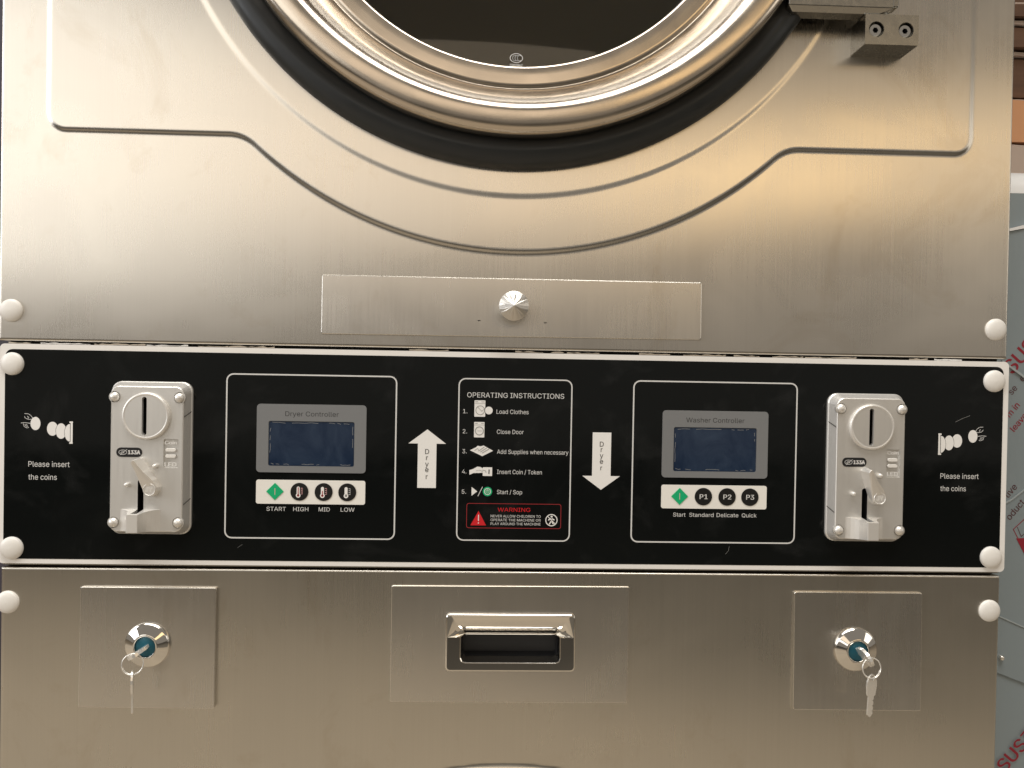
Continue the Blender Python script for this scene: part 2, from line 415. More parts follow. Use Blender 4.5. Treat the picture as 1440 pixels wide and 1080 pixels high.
    'U': (517, [[[259,-8,220,-6,186,2,154,15,126,33,103,55,85,80,71,108,63,140,60,173,60,509,124,509,124,178,126,155,132,133,141,113,153,95,169,80,187,68,208,59,232,53,259,52,285,53,309,59,331,68,349,80,364,95,377,113,385,133,391,155,393,178,393,509,457,509,457,173,454,140,446,108,433,80,414,55,391,33,363,15,332,2,297,-6]]]),
    'V': (479, [[[204,0,16,509,84,509,192,206,199,187,207,164,215,137,225,106,236,71,248,31,235,31,247,71,257,107,267,138,276,165,283,187,290,206,395,509,463,509,278,0]]]),
    'W': (686, [[[155,0,16,509,82,509,163,196,167,179,172,162,175,145,187,94,190,76,194,58,197,40,189,40,193,58,196,76,200,94,203,111,211,145,224,196,306,509,380,509,462,196,486,94,494,58,497,40,488,40,492,58,495,76,499,94,503,111,506,128,510,145,523,196,603,509,670,509,530,0,455,0,368,323,362,345,357,368,351,391,346,417,341,445,336,475,350,475,345,446,340,420,335,395,330,371,318,323,230,0]]]),
    'Y': (472, [[[203,0,203,208,16,509,91,509,192,344,203,327,213,309,222,292,231,274,240,254,250,230,224,230,233,254,242,275,251,293,260,310,280,344,381,509,455,509,268,208,268,0]]]),
    'a': (389, [[[160,-9,137,-7,115,-3,94,5,76,15,60,29,48,45,38,63,32,84,30,108,32,128,36,146,43,161,53,174,64,184,78,193,92,200,108,206,125,211,178,220,234,227,247,229,257,231,265,235,271,240,274,246,276,255,275,272,272,285,267,297,260,307,251,315,240,322,227,327,212,330,196,331,178,330,163,327,149,322,137,316,127,309,118,301,110,292,104,283,100,274,41,291,51,313,64,331,79,346,95,358,114,368,133,375,153,380,173,383,194,384,208,384,223,382,239,379,255,375,271,369,286,360,300,350,312,336,322,320,330,301,335,278,337,251,337,0,277,0,277,52,272,52,267,43,260,34,252,25,242,16,229,8,215,1,199,-4,181,-7],[170,45,192,47,211,51,228,59,242,68,254,80,263,93,270,108,274,122,276,138,276,190,267,184,251,180,231,176,200,171,175,168,161,166,147,163,134,159,122,153,112,147,103,139,97,130,93,118,92,105,93,93,96,82,102,72,109,64,119,57,130,52,142,48,156,46]]]),
    'c': (395, [[[207,-8,174,-5,144,3,117,16,93,35,72,58,56,85,44,116,37,150,34,187,37,225,44,260,56,291,72,318,93,341,117,360,144,374,174,382,207,384,226,384,243,381,260,377,276,371,291,364,305,356,318,346,330,335,340,322,349,308,356,293,362,277,303,262,300,272,295,281,290,289,284,297,278,304,270,311,252,321,242,325,231,328,207,330,184,328,163,321,145,310,130,296,118,278,108,258,102,236,98,212,96,187,98,163,102,139,108,117,118,97,130,80,145,66,163,55,184,49,207,46,220,47,232,49,253,55,262,60,271,66,279,73,285,80,292,89,297,98,301,107,304,117,363,102,357,86,350,70,341,56,331,43,319,32,306,21,292,12,277,5,261,-1,244,-5,226,-7]]]),
    'd': (424, [[[195,-8,165,-6,137,3,111,16,89,34,70,57,55,84,43,116,36,151,34,189,36,227,43,261,55,293,70,320,89,342,112,361,137,374,165,382,196,384,218,383,237,379,253,373,267,364,278,355,287,346,295,336,306,319,311,319,311,509,372,509,372,0,313,0,313,59,307,59,295,41,287,31,277,21,266,12,252,4,236,-3,217,-7],[205,47,226,49,246,55,263,65,278,78,290,95,299,115,306,138,310,162,312,189,310,216,306,241,300,263,290,282,278,299,263,312,246,322,227,328,205,330,182,328,162,322,145,311,130,298,118,281,108,261,102,239,98,215,96,189,98,163,102,139,109,117,118,97,130,80,145,66,162,55,182,49]]]),
    'e': (404, [[[212,-8,177,-5,145,3,117,16,92,35,72,58,56,85,44,116,37,150,34,187,36,224,44,258,55,290,71,317,91,340,115,359,142,373,172,382,205,384,226,383,246,380,266,374,285,366,303,355,319,341,334,324,347,305,357,282,365,256,370,227,371,194,371,169,75,169,75,221,338,221,310,202,308,226,304,248,298,269,288,286,277,301,263,314,246,323,227,328,205,330,183,328,164,323,146,313,131,301,119,286,109,270,102,251,97,231,96,211,96,178,98,151,102,127,110,106,121,88,135,73,151,61,169,53,190,48,212,46,227,47,241,49,254,53,265,58,276,65,285,73,294,82,300,93,306,105,365,91,358,72,348,55,335,39,320,26,302,14,283,4,261,-3,237,-7]]]),
    'f': (253, [[[228,379,228,327,6,327,6,379]],[[81,0,81,432,82,452,87,470,96,486,107,499,120,510,135,519,152,525,169,529,187,530,201,530,212,529,231,525,238,523,243,521,227,468,215,472,202,474,195,474,178,472,164,468,154,460,147,449,143,435,142,419,142,0]]]),
    'h': (410, [[[114,227,114,0,53,0,53,509,114,509,114,287,102,287,116,319,132,344,152,362,175,374,200,382,227,384,252,383,275,377,295,369,313,356,328,340,341,321,350,298,355,271,357,240,357,0,296,0,296,235,293,263,286,286,273,304,256,318,235,326,210,329,192,328,176,324,161,317,147,308,136,297,126,283,119,266,115,248]]]),
    'i': (166, [[[53,0,53,379,114,379,114,0]],[[84,443,73,444,63,448,54,455,47,463,43,472,41,483,43,494,47,504,54,512,63,518,73,522,84,524,95,522,105,518,114,512,121,504,125,494,126,483,125,472,121,463,114,455,105,448,95,444]]]),
    'k': (380, [[[110,137,110,212,121,212,284,379,360,379,184,199,177,199]],[[53,0,53,509,114,509,114,0]],[[294,0,148,186,191,229,372,0]]]),
    'l': (189, [[[139,-2,112,0,91,8,74,20,62,37,55,59,53,84,53,509,114,509,114,83,117,71,120,62,126,57,135,53,146,52,160,53,170,54,181,3,162,-1,154,-2]]]),
    'm': (609, [[[53,0,53,379,112,379,112,295,108,295,114,314,122,331,132,346,144,358,158,368,172,376,187,382,203,385,219,386,245,383,268,375,287,361,303,342,314,320,321,295,312,295,318,312,326,329,337,343,350,356,364,366,381,375,398,381,417,385,437,386,458,385,478,380,497,372,514,361,529,346,541,328,550,307,555,283,557,255,557,0,496,0,496,254,493,279,485,298,473,313,456,323,438,329,419,330,402,329,387,326,374,320,363,312,353,302,345,290,340,277,336,263,335,247,335,0,274,0,274,260,272,280,265,297,253,311,238,322,220,328,199,330,185,329,171,326,158,320,145,312,135,302,126,289,119,274,115,257,114,238,114,0]]]),
    'n': (409, [[[114,227,114,0,53,0,53,379,112,379,112,287,102,287,116,319,132,344,152,362,175,374,200,382,227,384,252,383,275,377,295,369,313,356,328,340,341,321,350,298,355,271,357,240,357,0,296,0,296,235,293,263,286,286,273,304,256,318,235,326,210,329,192,328,176,324,161,317,147,308,136,297,126,283,119,266,115,248]]]),
    'o': (415, [[[207,-8,174,-5,144,3,117,16,93,35,72,58,56,85,44,116,37,150,34,187,37,225,44,260,56,291,72,318,93,341,117,360,144,374,174,382,207,384,241,382,271,374,299,360,323,341,343,318,359,291,371,260,379,225,381,187,379,150,371,116,359,85,343,58,323,35,299,16,271,3,241,-5],[207,46,231,49,252,55,270,66,285,80,298,97,307,117,314,139,318,163,319,187,318,212,314,236,307,258,298,278,285,296,270,310,252,321,231,328,207,330,184,328,163,321,145,310,130,296,118,278,108,258,102,236,98,212,96,187,98,163,102,139,108,117,118,97,130,80,145,66,163,55,184,49]]]),
    'p': (424, [[[53,-143,53,379,112,379,112,319,118,319,123,327,130,336,137,346,147,355,158,364,171,373,188,379,207,383,229,384,259,382,287,374,313,361,335,342,354,320,370,293,381,261,388,227,390,189,388,151,381,116,370,84,355,57,336,34,313,16,288,3,260,-6,229,-8,208,-7,189,-3,173,4,159,12,147,21,138,31,130,41,118,59,114,59,114,-143],[220,47,242,49,262,55,279,66,294,80,306,97,316,117,323,139,327,163,328,189,327,215,323,239,316,261,307,281,295,298,280,311,262,322,243,328,220,330,198,328,178,322,161,312,147,299,134,282,125,263,118,241,114,216,113,189,114,162,118,138,125,115,135,95,147,78,162,65,179,55,198,49]]]),
    'r': (259, [[[53,0,53,379,112,379,112,321,115,321,124,339,137,354,152,367,171,377,191,383,213,385,229,384,243,384,243,322,215,326,207,326,190,324,174,321,159,315,146,306,135,296,126,284,119,269,115,254,114,237,114,0]]]),
    's': (365, [[[182,-8,157,-7,133,-3,112,3,93,12,76,24,62,38,50,54,41,73,36,94,94,107,101,87,111,72,124,60,141,52,160,47,181,45,206,47,227,53,244,62,258,74,265,88,268,103,266,115,262,126,254,136,243,144,229,150,212,155,149,170,118,180,92,192,72,208,58,227,50,249,47,274,49,295,55,314,65,332,79,347,95,360,115,370,137,378,161,383,187,384,212,383,234,379,254,372,271,363,286,352,299,339,309,324,318,308,324,290,268,277,262,291,254,304,243,316,228,325,210,331,187,333,166,331,147,326,131,317,119,305,111,292,109,277,110,264,115,253,124,243,136,235,152,229,172,223,229,209,261,200,287,187,306,171,320,153,328,131,331,107,329,85,323,65,312,47,298,31,281,18,260,6,236,-2,210,-7]]]),
    't': (227, [[[204,379,204,327,6,327,6,379]],[[65,471,126,471,126,98,127,83,130,70,136,61,144,55,156,51,170,50,185,51,202,54,213,2,200,-2,192,-3,184,-3,176,-4,168,-4,138,-1,113,7,92,21,77,41,68,64,65,93]]]),
    'u': (410, [[[182,-5,158,-3,135,2,115,11,97,23,82,39,69,59,60,82,54,109,53,139,53,379,114,379,114,144,116,117,124,94,137,75,154,61,175,53,200,50,218,51,234,55,249,62,263,71,274,83,283,97,290,113,295,132,296,153,296,379,357,379,357,0,298,0,298,92,307,92,294,60,277,35,257,17,234,5,209,-3]]]),
    'v': (389, [[[163,0,17,379,84,379,165,155,173,132,180,110,187,87,193,64,199,42,206,21,184,21,191,42,197,64,209,110,216,132,224,155,305,379,371,379,226,0]]]),
    'w': (567, [[[138,0,23,379,87,379,133,214,140,190,147,164,154,137,161,107,168,75,175,41,165,41,172,74,179,105,186,135,192,163,199,189,206,214,252,379,316,379,362,214,368,189,375,163,382,136,388,106,395,75,402,41,391,41,399,75,406,106,413,135,420,163,427,189,434,214,480,379,545,379,429,0,368,0,319,172,305,225,300,243,295,262,291,280,277,338,291,338,277,280,263,225,253,189,248,172,199,0]]]),
    'y': (389, [[[47,-139,61,-86,71,-87,83,-89,94,-90,104,-89,113,-86,122,-81,130,-74,138,-64,145,-51,151,-36,163,-1,17,379,84,379,165,155,173,132,180,109,187,87,193,64,199,42,206,21,184,21,190,42,196,64,202,87,209,110,216,132,224,155,305,379,371,379,204,-58,196,-77,187,-93,177,-107,165,-119,153,-128,139,-136,125,-141,109,-144,91,-145,82,-145,57,-142,52,-140]]]),
}
_tess = {}


def glyphs(s_, spacing=1.0):
    v, f, x = [], [], 0
    for ch in s_:
        w, groups = FONT[ch]
        if ch not in _tess:
            V_, F_ = [], []
            for k_, g_ in enumerate(groups):
                loops = [[Vector((L[i], L[i + 1], 0)) for i in range(0, len(L), 2)] for L in g_]
                n0 = len(V_)
                flat = [p for L in loops for p in L]
                V_ += [(p.x, p.y, k_) for p in flat]
                for t in tessellate_polygon(loops):
                    if (flat[t[1]] - flat[t[0]]).cross(flat[t[2]] - flat[t[0]]).z < 0:
                        t = (t[0], t[2], t[1])
                    F_.append(tuple(i + n0 for i in t))
            _tess[ch] = (V_, F_)
        V_, F_ = _tess[ch]
        n0 = len(v)
        v += [((p[0] + x) / 1000, p[1] / 1000, p[2]) for p in V_]
        f += [tuple(i + n0 for i in t) for t in F_]
        x += w * spacing
    return v, f


CAP = max(p[1] for p in glyphs("H")[0])


def put_text(mb, s_, x0, x1, base, cap, y, mat, bold=0.0, spacing=1.0, rot=0.0):
    """lettering between x0 and x1 (x1 None: natural width), baseline z, capital height"""
    v, f = glyphs(s_, spacing)
    a, b = min(p[0] for p in v), max(p[0] for p in v)
    sz = cap / CAP
    sx = sz if x1 is None else (x1 - x0) / (b - a)
    ca, sa = math.cos(rad(rot)), math.sin(rad(rot))
    for dx in ([0] if not bold else [-bold / 2, bold / 2]):
        P = []
        for p in v:
            u, w = (p[0] - a) * sx + dx, p[1] * sz
            P.append((x0 + u * ca - w * sa, y - (0.02 if dx > 0 else 0) - .005 * p[2], base + u * sa + w * ca))
        mb.add(P, f, mat)


def text(s_, x0, x1, base, cap, y, mat, parent, bold=0.0, spacing=1.0, rot=0.0):
    mb = MB()
    put_text(mb, s_, x0, x1, base, cap, y, mat, bold, spacing, rot)
    return mb.build('lettering', parent)


def frame(x0, x1, z0, z1, r, w, y, mat, mb=None):
    mb = mb or MB()
    mb.poly(rrect(x0, x1, z0, z1, r), y, mat, [rrect(x0 + w, x1 - w, min(z0, z1) + w, max(z0, z1) - w, max(.3, r - w))])
    return mb


# ------------------------------------------------------------------ the machine: cabinet and sheet panels
machine = empty('stacked_washer_dryer', (0, 0, -950),
                'tall stainless steel coin operated dryer stacked on a washer with a black control strip', 'washing machine')


def sheet(name, x0, x1, z0, z1, step, height, mat, hole=None, zfine=None, edge=(1, 1, 1, 1)):
    def axis(a, b, fine_hi, e0, e1):
        L = []
        if e0:
            L += [(a, 16.0), (a, 1.3), (a + .35, .4)]
        t = a + 1.3
        L.append((t, 0.0))
        while t < b - 1.3 - step:
            t += step if (fine_hi is None or t < fine_hi[1] and t > fine_hi[0]) else step * 6
            L.append((min(t, b - 1.3), 0.0))
        L.append((b - 1.3, 0.0)) if L[-1][0] < b - 1.3 else None
        if e1:
            L += [(b - .35, .4), (b, 1.3), (b, 16.0)]
        return np.array(L)
    ax = axis(x0, x1, None, edge[0], edge[1])
    az = axis(z0, z1, zfine, edge[2], edge[3])
    X, Z = np.meshgrid(ax[:, 0], az[:, 0])
    EX, EZ = np.meshgrid(ax[:, 1], az[:, 1])
    Y = -height(X, Z) + np.maximum(EX, EZ)
    nx, nz = len(ax), len(az)
    V = np.stack([X, Y, Z], -1).reshape(-1, 3) * S
    idx = np.arange(nx * nz).reshape(nz, nx)
    Q = np.stack([idx[:-1, :-1], idx[:-1, 1:], idx[1:, 1:], idx[1:, :-1]], -1).reshape(-1, 4)
    if hole:
        cx, cz, r = hole
        qc = V[Q].mean(1) / S
        Q = Q[(np.hypot(qc[:, 0] - cx, qc[:, 2] - cz) > r)] if r else Q[(abs(qc[:, 0]) > 49) | (qc[:, 2] < -240) | (qc[:, 2] > -202)]
    me = bpy.data.meshes.new(name)
    me.vertices.add(len(V))
    me.vertices.foreach_set("co", V.astype(np.float32).ravel())
    me.loops.add(Q.size)
    me.loops.foreach_set("vertex_index", Q.astype(np.int32).ravel())
    me.polygons.add(len(Q))
    me.polygons.foreach_set("loop_start", np.arange(0, Q.size, 4, dtype=np.int32))
    me.polygons.foreach_set("loop_total", np.full(len(Q), 4, dtype=np.int32))
    me.polygons.foreach_set("use_smooth", np.ones(len(Q), dtype=bool))
    me.materials.append(MATS[mat])
    me.update(calc_edges=True)
    return link(name, me, machine)


def sstep(t):
    t = np.clip(t, 0, 1)
    return t * t * (3 - 2 * t)


def wave(X, Z, amp, k=1.0, ph=0.0):
    """slow buckling of the thin sheet"""
    return amp * (np.sin(X / (61 * k) + Z / (97 * k) + ph) * .5 + np.sin(X / (143 * k) - Z / (71 * k) + 1.7 + ph) * .7
                  + np.sin(X / (33 * k) + Z / (119 * k) + 4.1 + ph) * .12 + np.sin(Z / (41 * k) + X / (210 * k) + .6 + ph) * .25)


def upper_h(X, Z):
    hw, z0, z1, r = 383.0, 193.5, 706.0, 14.0
    zc, hz = (z0 + z1) / 2, (z1 - z0) / 2
    qx, qz = np.abs(X) - (hw - r), np.abs(Z - zc) - (hz - r)
    box = np.hypot(np.maximum(qx, 0), np.maximum(qz, 0)) + np.minimum(np.maximum(qx, qz), 0) - r
    circ = np.hypot(X + 1, Z - 423) - 321
    k = 9.0
    h = np.clip(.5 + .5 * (circ - box) / k, 0, 1)
    d = circ * (1 - h) + box * h - k * h * (1 - h)
    lift_ = 1.3 * sstep((2.2 - d) / 4.4)
    dip = np.hypot(X + 1.5, Z - 442) - 293.5
    lift_ = lift_ + .5 * sstep((2.2 - dip) / 4.4)
    return lift_ + wave(X, Z, 0.16)


def lower_h(X, Z):
    d = np.hypot(X + 4, Z + 328.5 + 300) - 300
    return 2.1 * sstep((2.2 - d) / 4.4) + wave(X, Z, .22, 1.3, 2.0)


DC = (-1.5, 442.0)                     # door centre
sheet('upper_panel', -421.3, 419.2, 21.0, 880, 1.25, upper_h, 'brushed_steel', (*DC, 248), (0, 345))
sheet('lower_panel', -417.2, 417.5, -900, -164.2, 2.2, lower_h, 'brushed_steel_lower', (0, 0, 0), (-380, -160))

mb = MB()
mb.box(-413, 413, 18, 780, 28, 872, 'dark_paint')
mb.f = [f for i, f in enumerate(mb.f) if i != 2]      # open front: the drum sits behind the door
mb.mi.pop(); mb.sm.pop()
mb.box(-413, 413, 18, 780, -895, 10, 'dark_paint')
mb.box(-417, 417, 10, 17.9, -170, 28, 'dark_gap')
mb.box(-400, 400, 30, 760, -950, -895.2, 'dark_gap')
mb.box(-419.2, -413.2, 17, 780, 28, 872, 'brushed_steel')
mb.box(413.2, 419, 17, 780, 28, 872, 'brushed_steel')
mb.box(-417, -413.2, 17, 780, -895, 26, 'brushed_steel')
mb.box(413.2, 417, 17, 780, -895, 26, 'brushed_steel')
mb.build('cabinet', machine)

# rough edge of torn protective film in the seam above the control strip
mb = MB()
x = -414.0
while x < 414:
    w = random.uniform(6, 42)
    if random.random() < .72:
        n = max(2, int(w / 3))
        lo = [(x + w * i / n, 18.9 + random.uniform(-.1, .3)) for i in range(n + 1)]
        hi = [(x + w * i / n, 19.5 + random.uniform(-.2, 1.0)) for i in range(n, -1, -1)]
        mb.poly(lo + hi, random.uniform(1.2, 2.2), 'film_scrap' if random.random() < .7 else 'white_print')
    x += w + random.uniform(0, 12)
o = mb.build('film_residue', machine)
o['kind'] = 'stuff'

# ------------------------------------------------------------------ door
door = MB()
ringp = [(184.5, 12), (185.2, 5), (186.2, -1.2), (187.2, -2.1), (188.5, -2.3), (194, -2.2), (200, -2.0), (203.2, -1.9), (204.2, -.9), (205.0, -1.2)]
for i in range(1, 25):
    u = i / 24
    ringp.append((205.0 + 30.0 * u, -1.2 - 38.6 * math.sin(u * math.pi / 2) ** 1.15))
ringp += [(238, -39.7), (242, -39.4), (245.5, -38.9), (248, -38.0), (250, -36.3), (251.3, -33.5), (252.0, -30), (252.1, -26), (251.4, -21), (249.5, -17), (244, -14)]
door.lathe(ringp, *DC, 240, 'door_steel')
door_o = door.build('door_ring', machine)
g = MB()
g.lathe([(244, -11), (250, -15.5), (256, -19), (261, -20.5), (264, -21.6), (266, -21.2), (271, -19.8), (275.0, -16), (276.8, -10), (277.2, 3)], -2.5, 446.8, 240, 'rubber')
g.lathe([(238, 10), (238, -11), (244, -11)], *DC, 120, 'rubber')
g.build('gasket', machine)
g = MB()
g.lathe([(186.5, 8), (120, 6.5), (60, 5.6), (0.5, 5.2)], *DC, 120, 'glass', cap=True)
g.lathe([(186.5, 12), (120, 10.5), (60, 9.6), (0.5, 9.2)], *DC, 120, 'glass', cap=True)
gl = g.build('door_glass', machine)
g = MB()   # black bead of sealant with an uneven inner edge
loops = [[], [], []]
for i in range(180):
    a = 2 * math.pi * i / 180
    rr = 184.6 + .5 * math.sin(a * 13) * math.sin(a * 5 + 1) + random.uniform(-.3, .3)
    for L, (r, y) in zip(loops, ((187.2, 6), (186.0, 5.2), (rr, 7.2))):
        L.append((DC[0] + r * math.cos(a), y, DC[1] + r * math.sin(a)))
g.loft(loops, 'rubber', True, cap=False)
g.build('glass_seal', machine)
# certification mark printed on the glass
g = MB()
mx, mz, my = -3.2, 265.4, 5.9
g.poly(ell(mx, mz, 5.5, 4.0), my, 'text_white', [ell(mx, mz, 4.9, 3.5)])
for k in range(3):
    c = mx - 1.2 + k * 2.0
    arc = ell(c, mz, 1.9, 2.3, 12, 65, 295)
    g.stroke(arc, .55, my, 'text_white')
put_text(g, 'E002867', mx - 5.2, mx + 5.2, mz - 7.0, 2.1, my, 'text_white', .15)
g.build('certification_mark', gl)
g = MB()
g.lathe([(238, 16), (240, 120), (300, 130), (318, 150), (320, 560), (250, 585), (60, 590), (1, 590)], *DC, 64, 'drum_metal', cap=True)
for k in range(3):
    a = rad(75 + 120 * k)
    c, s_ = math.cos(a), math.sin(a)
    P = [(DC[0] + 318 * c - 30 * s_, DC[1] + 318 * s_ + 30 * c), (DC[0] + 318 * c + 30 * s_, DC[1] + 318 * s_ - 30 * c), (DC[0] + 262 * c, DC[1] + 262 * s_)]
    g.slab(P, 160, 560, 'drum_metal')
g.build('drum', machine)

# hinge arm and hinge block
h = MB()
h.box(214, 300, -29, -13, 301.5, 420, 'machined_steel')
h.loft([[(214, -29, 301.5), (300, -29, 301.5), (300, -13, 301.5), (214, -13, 301.5)],
        [(218, -26, 297.5), (290, -26, 297.5), (290, -14, 297.5), (218, -14, 297.5)]], 'machined_steel', cap=True)
h.box(300.2, 305, -27, -15, 303.5, 420, 'machined_steel')
hinge = h.build('hinge_arm', machine, bevel=.8)
h = MB()
h.lathe([(5.5, 0), (5.5, 9)], 0, 0, 20, 'machined_steel')
h.v = [(x, z, y) for x, y, z in h.v]
h.build('hinge_pin', machine, (297, -15, 294.5))
h = MB()
bx = (277.5, 321.5, 272.8, 297.2)
outer = [(bx[0], bx[2]), (bx[1], bx[2]), (bx[1], bx[3]), (bx[0], bx[3])]
bolts = [(286.8, 285.0), (311.2, 285.0)]
holes = [ell(cx, cz, 6.3, n=28) for cx, cz in bolts]
h.poly(outer, -27.5, 'machined_steel', holes)
h.loft([lift(outer, 4), lift(outer, -27.5)], 'machined_steel', cap=False)
for L in holes:
    h.loft([lift(L, -27.5), lift(L, -20)], 'machined_steel', True, cap=True)
blk = h.build('hinge_block', machine, bevel=.5)
h = MB()
hexo = ell(0, 0, 2.4, n=6)
h.lathe([(5.2, 5), (5.2, -.9), (4.7, -1.5)], 0, 0, 24, 'chrome')
h.poly(ell(0, 0, 4.7, n=24), -1.5, 'chrome', [hexo])
h.loft([lift(hexo, -1.5), lift(hexo, 3)], 'dark_cavity', cap=True)
bo = h.build('socket_bolt', blk, (bolts[0][0], -24, bolts[0][1]))
link('socket_bolt', bo.data, blk, (bolts[1][0], -24, bolts[1][1]))

# lint cover with its turned knob
def plate(name, x0, x1, z0, z1, t, mat, r=1.2, skew=(0, 0, 0, 0), hole=None, tilt=0.0):
    p = MB()
    def L(i, y):
        out = []
        for (x, z) in rrect(x0 + i, x1 - i, z0 + i, z1 - i, r, 3):
            fx = (x - x0) / (x1 - x0)
            fz = (z - z0) / (z1 - z0)
            dz = skew[0] * (1 - fx) * fz + skew[1] * fx * fz + skew[2] * (1 - fx) * (1 - fz) + skew[3] * fx * (1 - fz)
            out.append((x, y - (tilt * (z1 - z) if y < 0 else 0), z + dz))
        return out
    p.loft([L(0, 3.5), L(0, -t + .5), L(.2, -t + .15), L(.6, -t)], mat, cap=not hole)
    if hole:
        n0 = len(p.v)
        p.poly([(q[0], q[2]) for q in L(.6, -t)], -t, mat, [hole])
        p.v[n0:] = [(x, y - tilt * (z1 - z), z) for x, y, z in p.v[n0:]]
        p.loft([lift(hole, -t), lift(hole, 3.5)], mat, cap=False)
    return p.build(name, machine)


cov = plate('lint_cover', -160.5, 155.5, 31.8, 80.0, 1.0, 'plate_steel', skew=(.2, .4, -.6, .3), tilt=.022)
k = MB()
n = 26
kx, kz = -2.6, 55.8
rim = [(kx + 12.0 * math.cos(2 * math.pi * i / n), -22.5, kz + 12.0 * math.sin(2 * math.pi * i / n)) for i in range(n)]
rim2 = [(kx + 11.0 * math.cos(2 * math.pi * i / n), -19.5, kz + 11.0 * math.sin(2 * math.pi * i / n)) for i in range(n)]
stem = [(kx + 5.0 * math.cos(2 * math.pi * i / n), -17, kz + 5.0 * math.sin(2 * math.pi * i / n)) for i in range(n)]
stem2 = [(p[0], -1, p[2]) for p in stem]
k.loft([stem2, stem, rim2, rim], 'knob_steel', cap=False)
for i in range(n):     # turned cone: each facet tilts a little differently
    a, b_ = rim[i], rim[(i + 1) % n]
    mid = ((a[0] + b_[0]) / 2, -22.5 - random.uniform(.15, 1.3), (a[2] + b_[2]) / 2)
    ap = (kx, -28.5, kz)
    mm = (mid[0] * .55 + kx * .45, -22.5 * .55 - 28.5 * .45 - random.uniform(-.3, .3), mid[2] * .55 + kz * .45)
    k.add([a, b_, ap, mm], [(0, 1, 3), (1, 2, 3), (2, 0, 3)], 'knob_steel')
k.build('knob', cov)
for x, z in ((-30.5, 44.7), (24.5, 44.0)):
    k = MB()
    k.slab(ell(x, z, 1.5, .45, 10), -1.0 - .022 * (80 - z) - .05, -1.0, 'dark_gap')
    k.build('scuff_mark', cov)

# round white screw caps
c = MB()
c.lathe([(9.2, 3), (9.3, -.6), (9.0, -1.4), (8.0, -2.3), (6, -3.1), (3, -3.6), (.2, -3.75)], 0, 0, 40, 'cap_plastic', cap=True)
caps = [(-411.3, 45.6), (408.9, 45.9), (-409.2, 2.2), (407.6, 2.0), (-408.0, -148), (408.2, -148), (-411.5, -192.6), (409.0, -194)]
cap_me = None
for i, (x, z) in enumerate(caps):
    if cap_me is None:
        cap_me = c.build('screw_cap', machine, (x, 0, z)).data
    else:
        q = link('screw_cap', cap_me, machine, (x, -1.5 if i in (2, 3, 4, 5) else 0, z))
        q.rotation_euler = (random.uniform(-.05, .05), random.uniform(0, 6), random.uniform(-.05, .05))

# ------------------------------------------------------------------ control strip
f = MB()
FO = rrect(-419.6, 420.6, -160.6, 18.6, 4)
f.slab(FO, -1.0, 2.5, 'white_border')
f.poly(rrect(-415.2, 416.0, -156.8, 14.2, 6), -1.15, 'black_acrylic')
f.box(-417.5, 417.5, 2.51, 12, -162.4, 17.5, 'brushed_steel')
fas = f.build('control_fascia', machine)
Y1, Y2, Y3, Y4 = -1.30, -1.45, -1.60, -1.75

for side in (-1, 1):
    # fingers dropping a coin, then a stack of coins at the slot
    g = MB()
    zo = 0 if side < 0 else 1.0
    def T(cx, cy):
        return (side * -(-419.5 + .570 * cx / 7.2) if side > 0 else (-419.5 + .570 * cx / 7.2), -49.8 - (550 + cy / 7.2 - 602) * .586 + zo)
    def TE(cx, cy, rx, rz, **kw):
        x_, z_ = T(cx, cy)
        return ell(x_, z_, rx, rz, **kw)
    g.poly(TE(368, 330, 4.0, 5.4), Y1, 'white_print')
    for P in ([(258, 232), (296, 234), (322, 252), (338, 274)], [(256, 262), (268, 280), (300, 290), (326, 288)], [(286, 258), (300, 270), (292, 280)],
              [(222, 327), (262, 322), (318, 330)], [(246, 334), (254, 362), (284, 376), (300, 370)], [(262, 338), (270, 356), (292, 360)], [(276, 340), (286, 350)]):
        g.stroke([T(*p) for p in P], .42, Y1, 'text_white')
    for q, (cx, cy, rx, rz) in enumerate(((540, 380, 4.4, 5.7), (628, 402, 4.2, 6.3), (718, 418, 4.3, 7.2))):
        yy = Y1 - .03 * q
        arc = TE(cx, cy, rx + .3, rz + .3)
        arc2 = TE(cx, cy, rx, rz)
        if q == 2:
            xm = T(718, 0)[0]
            arc = [(min(p[0], xm) if side < 0 else max(p[0], xm), p[1]) for p in arc]
            arc2 = [(min(p[0], xm) if side < 0 else max(p[0], xm), p[1]) for p in arc2]
        g.poly(arc, yy, 'button_black')
        g.poly(arc2, yy - .015, 'white_print')
    a, b_ = T(724, 305), T(745, 527)
    g.poly(rrect(a[0], b_[0], b_[1], a[1], .2, 1), Y1 - .1, 'white_print')
    for cy in (312, 520):
        a, b_ = T(712, cy - 8), T(747, cy + 8)
        g.poly(rrect(a[0], b_[0], b_[1], a[1], .2, 1), Y1 - .12, 'white_print')
    g.build('coin_symbol', fas)
    xs = (-395.7, -362.7, -395.6, -372.8) if side < 0 else (363.0, 396.2, 363.2, 385.4)
    text('Please insert', xs[0], xs[1], -81.4, 4.4, Y1, 'text_white', fas)
    text('the coins', xs[2], xs[3], -92.0, 4.4, Y1, 'text_white', fas)

for (x0, x1) in ((-237.2, -97.3), (99.2, 238.8)):
    frame(x0, x1, -138.4, -2.4, 6, 1.15, Y1, 'text_white').build('section_outline', fas)

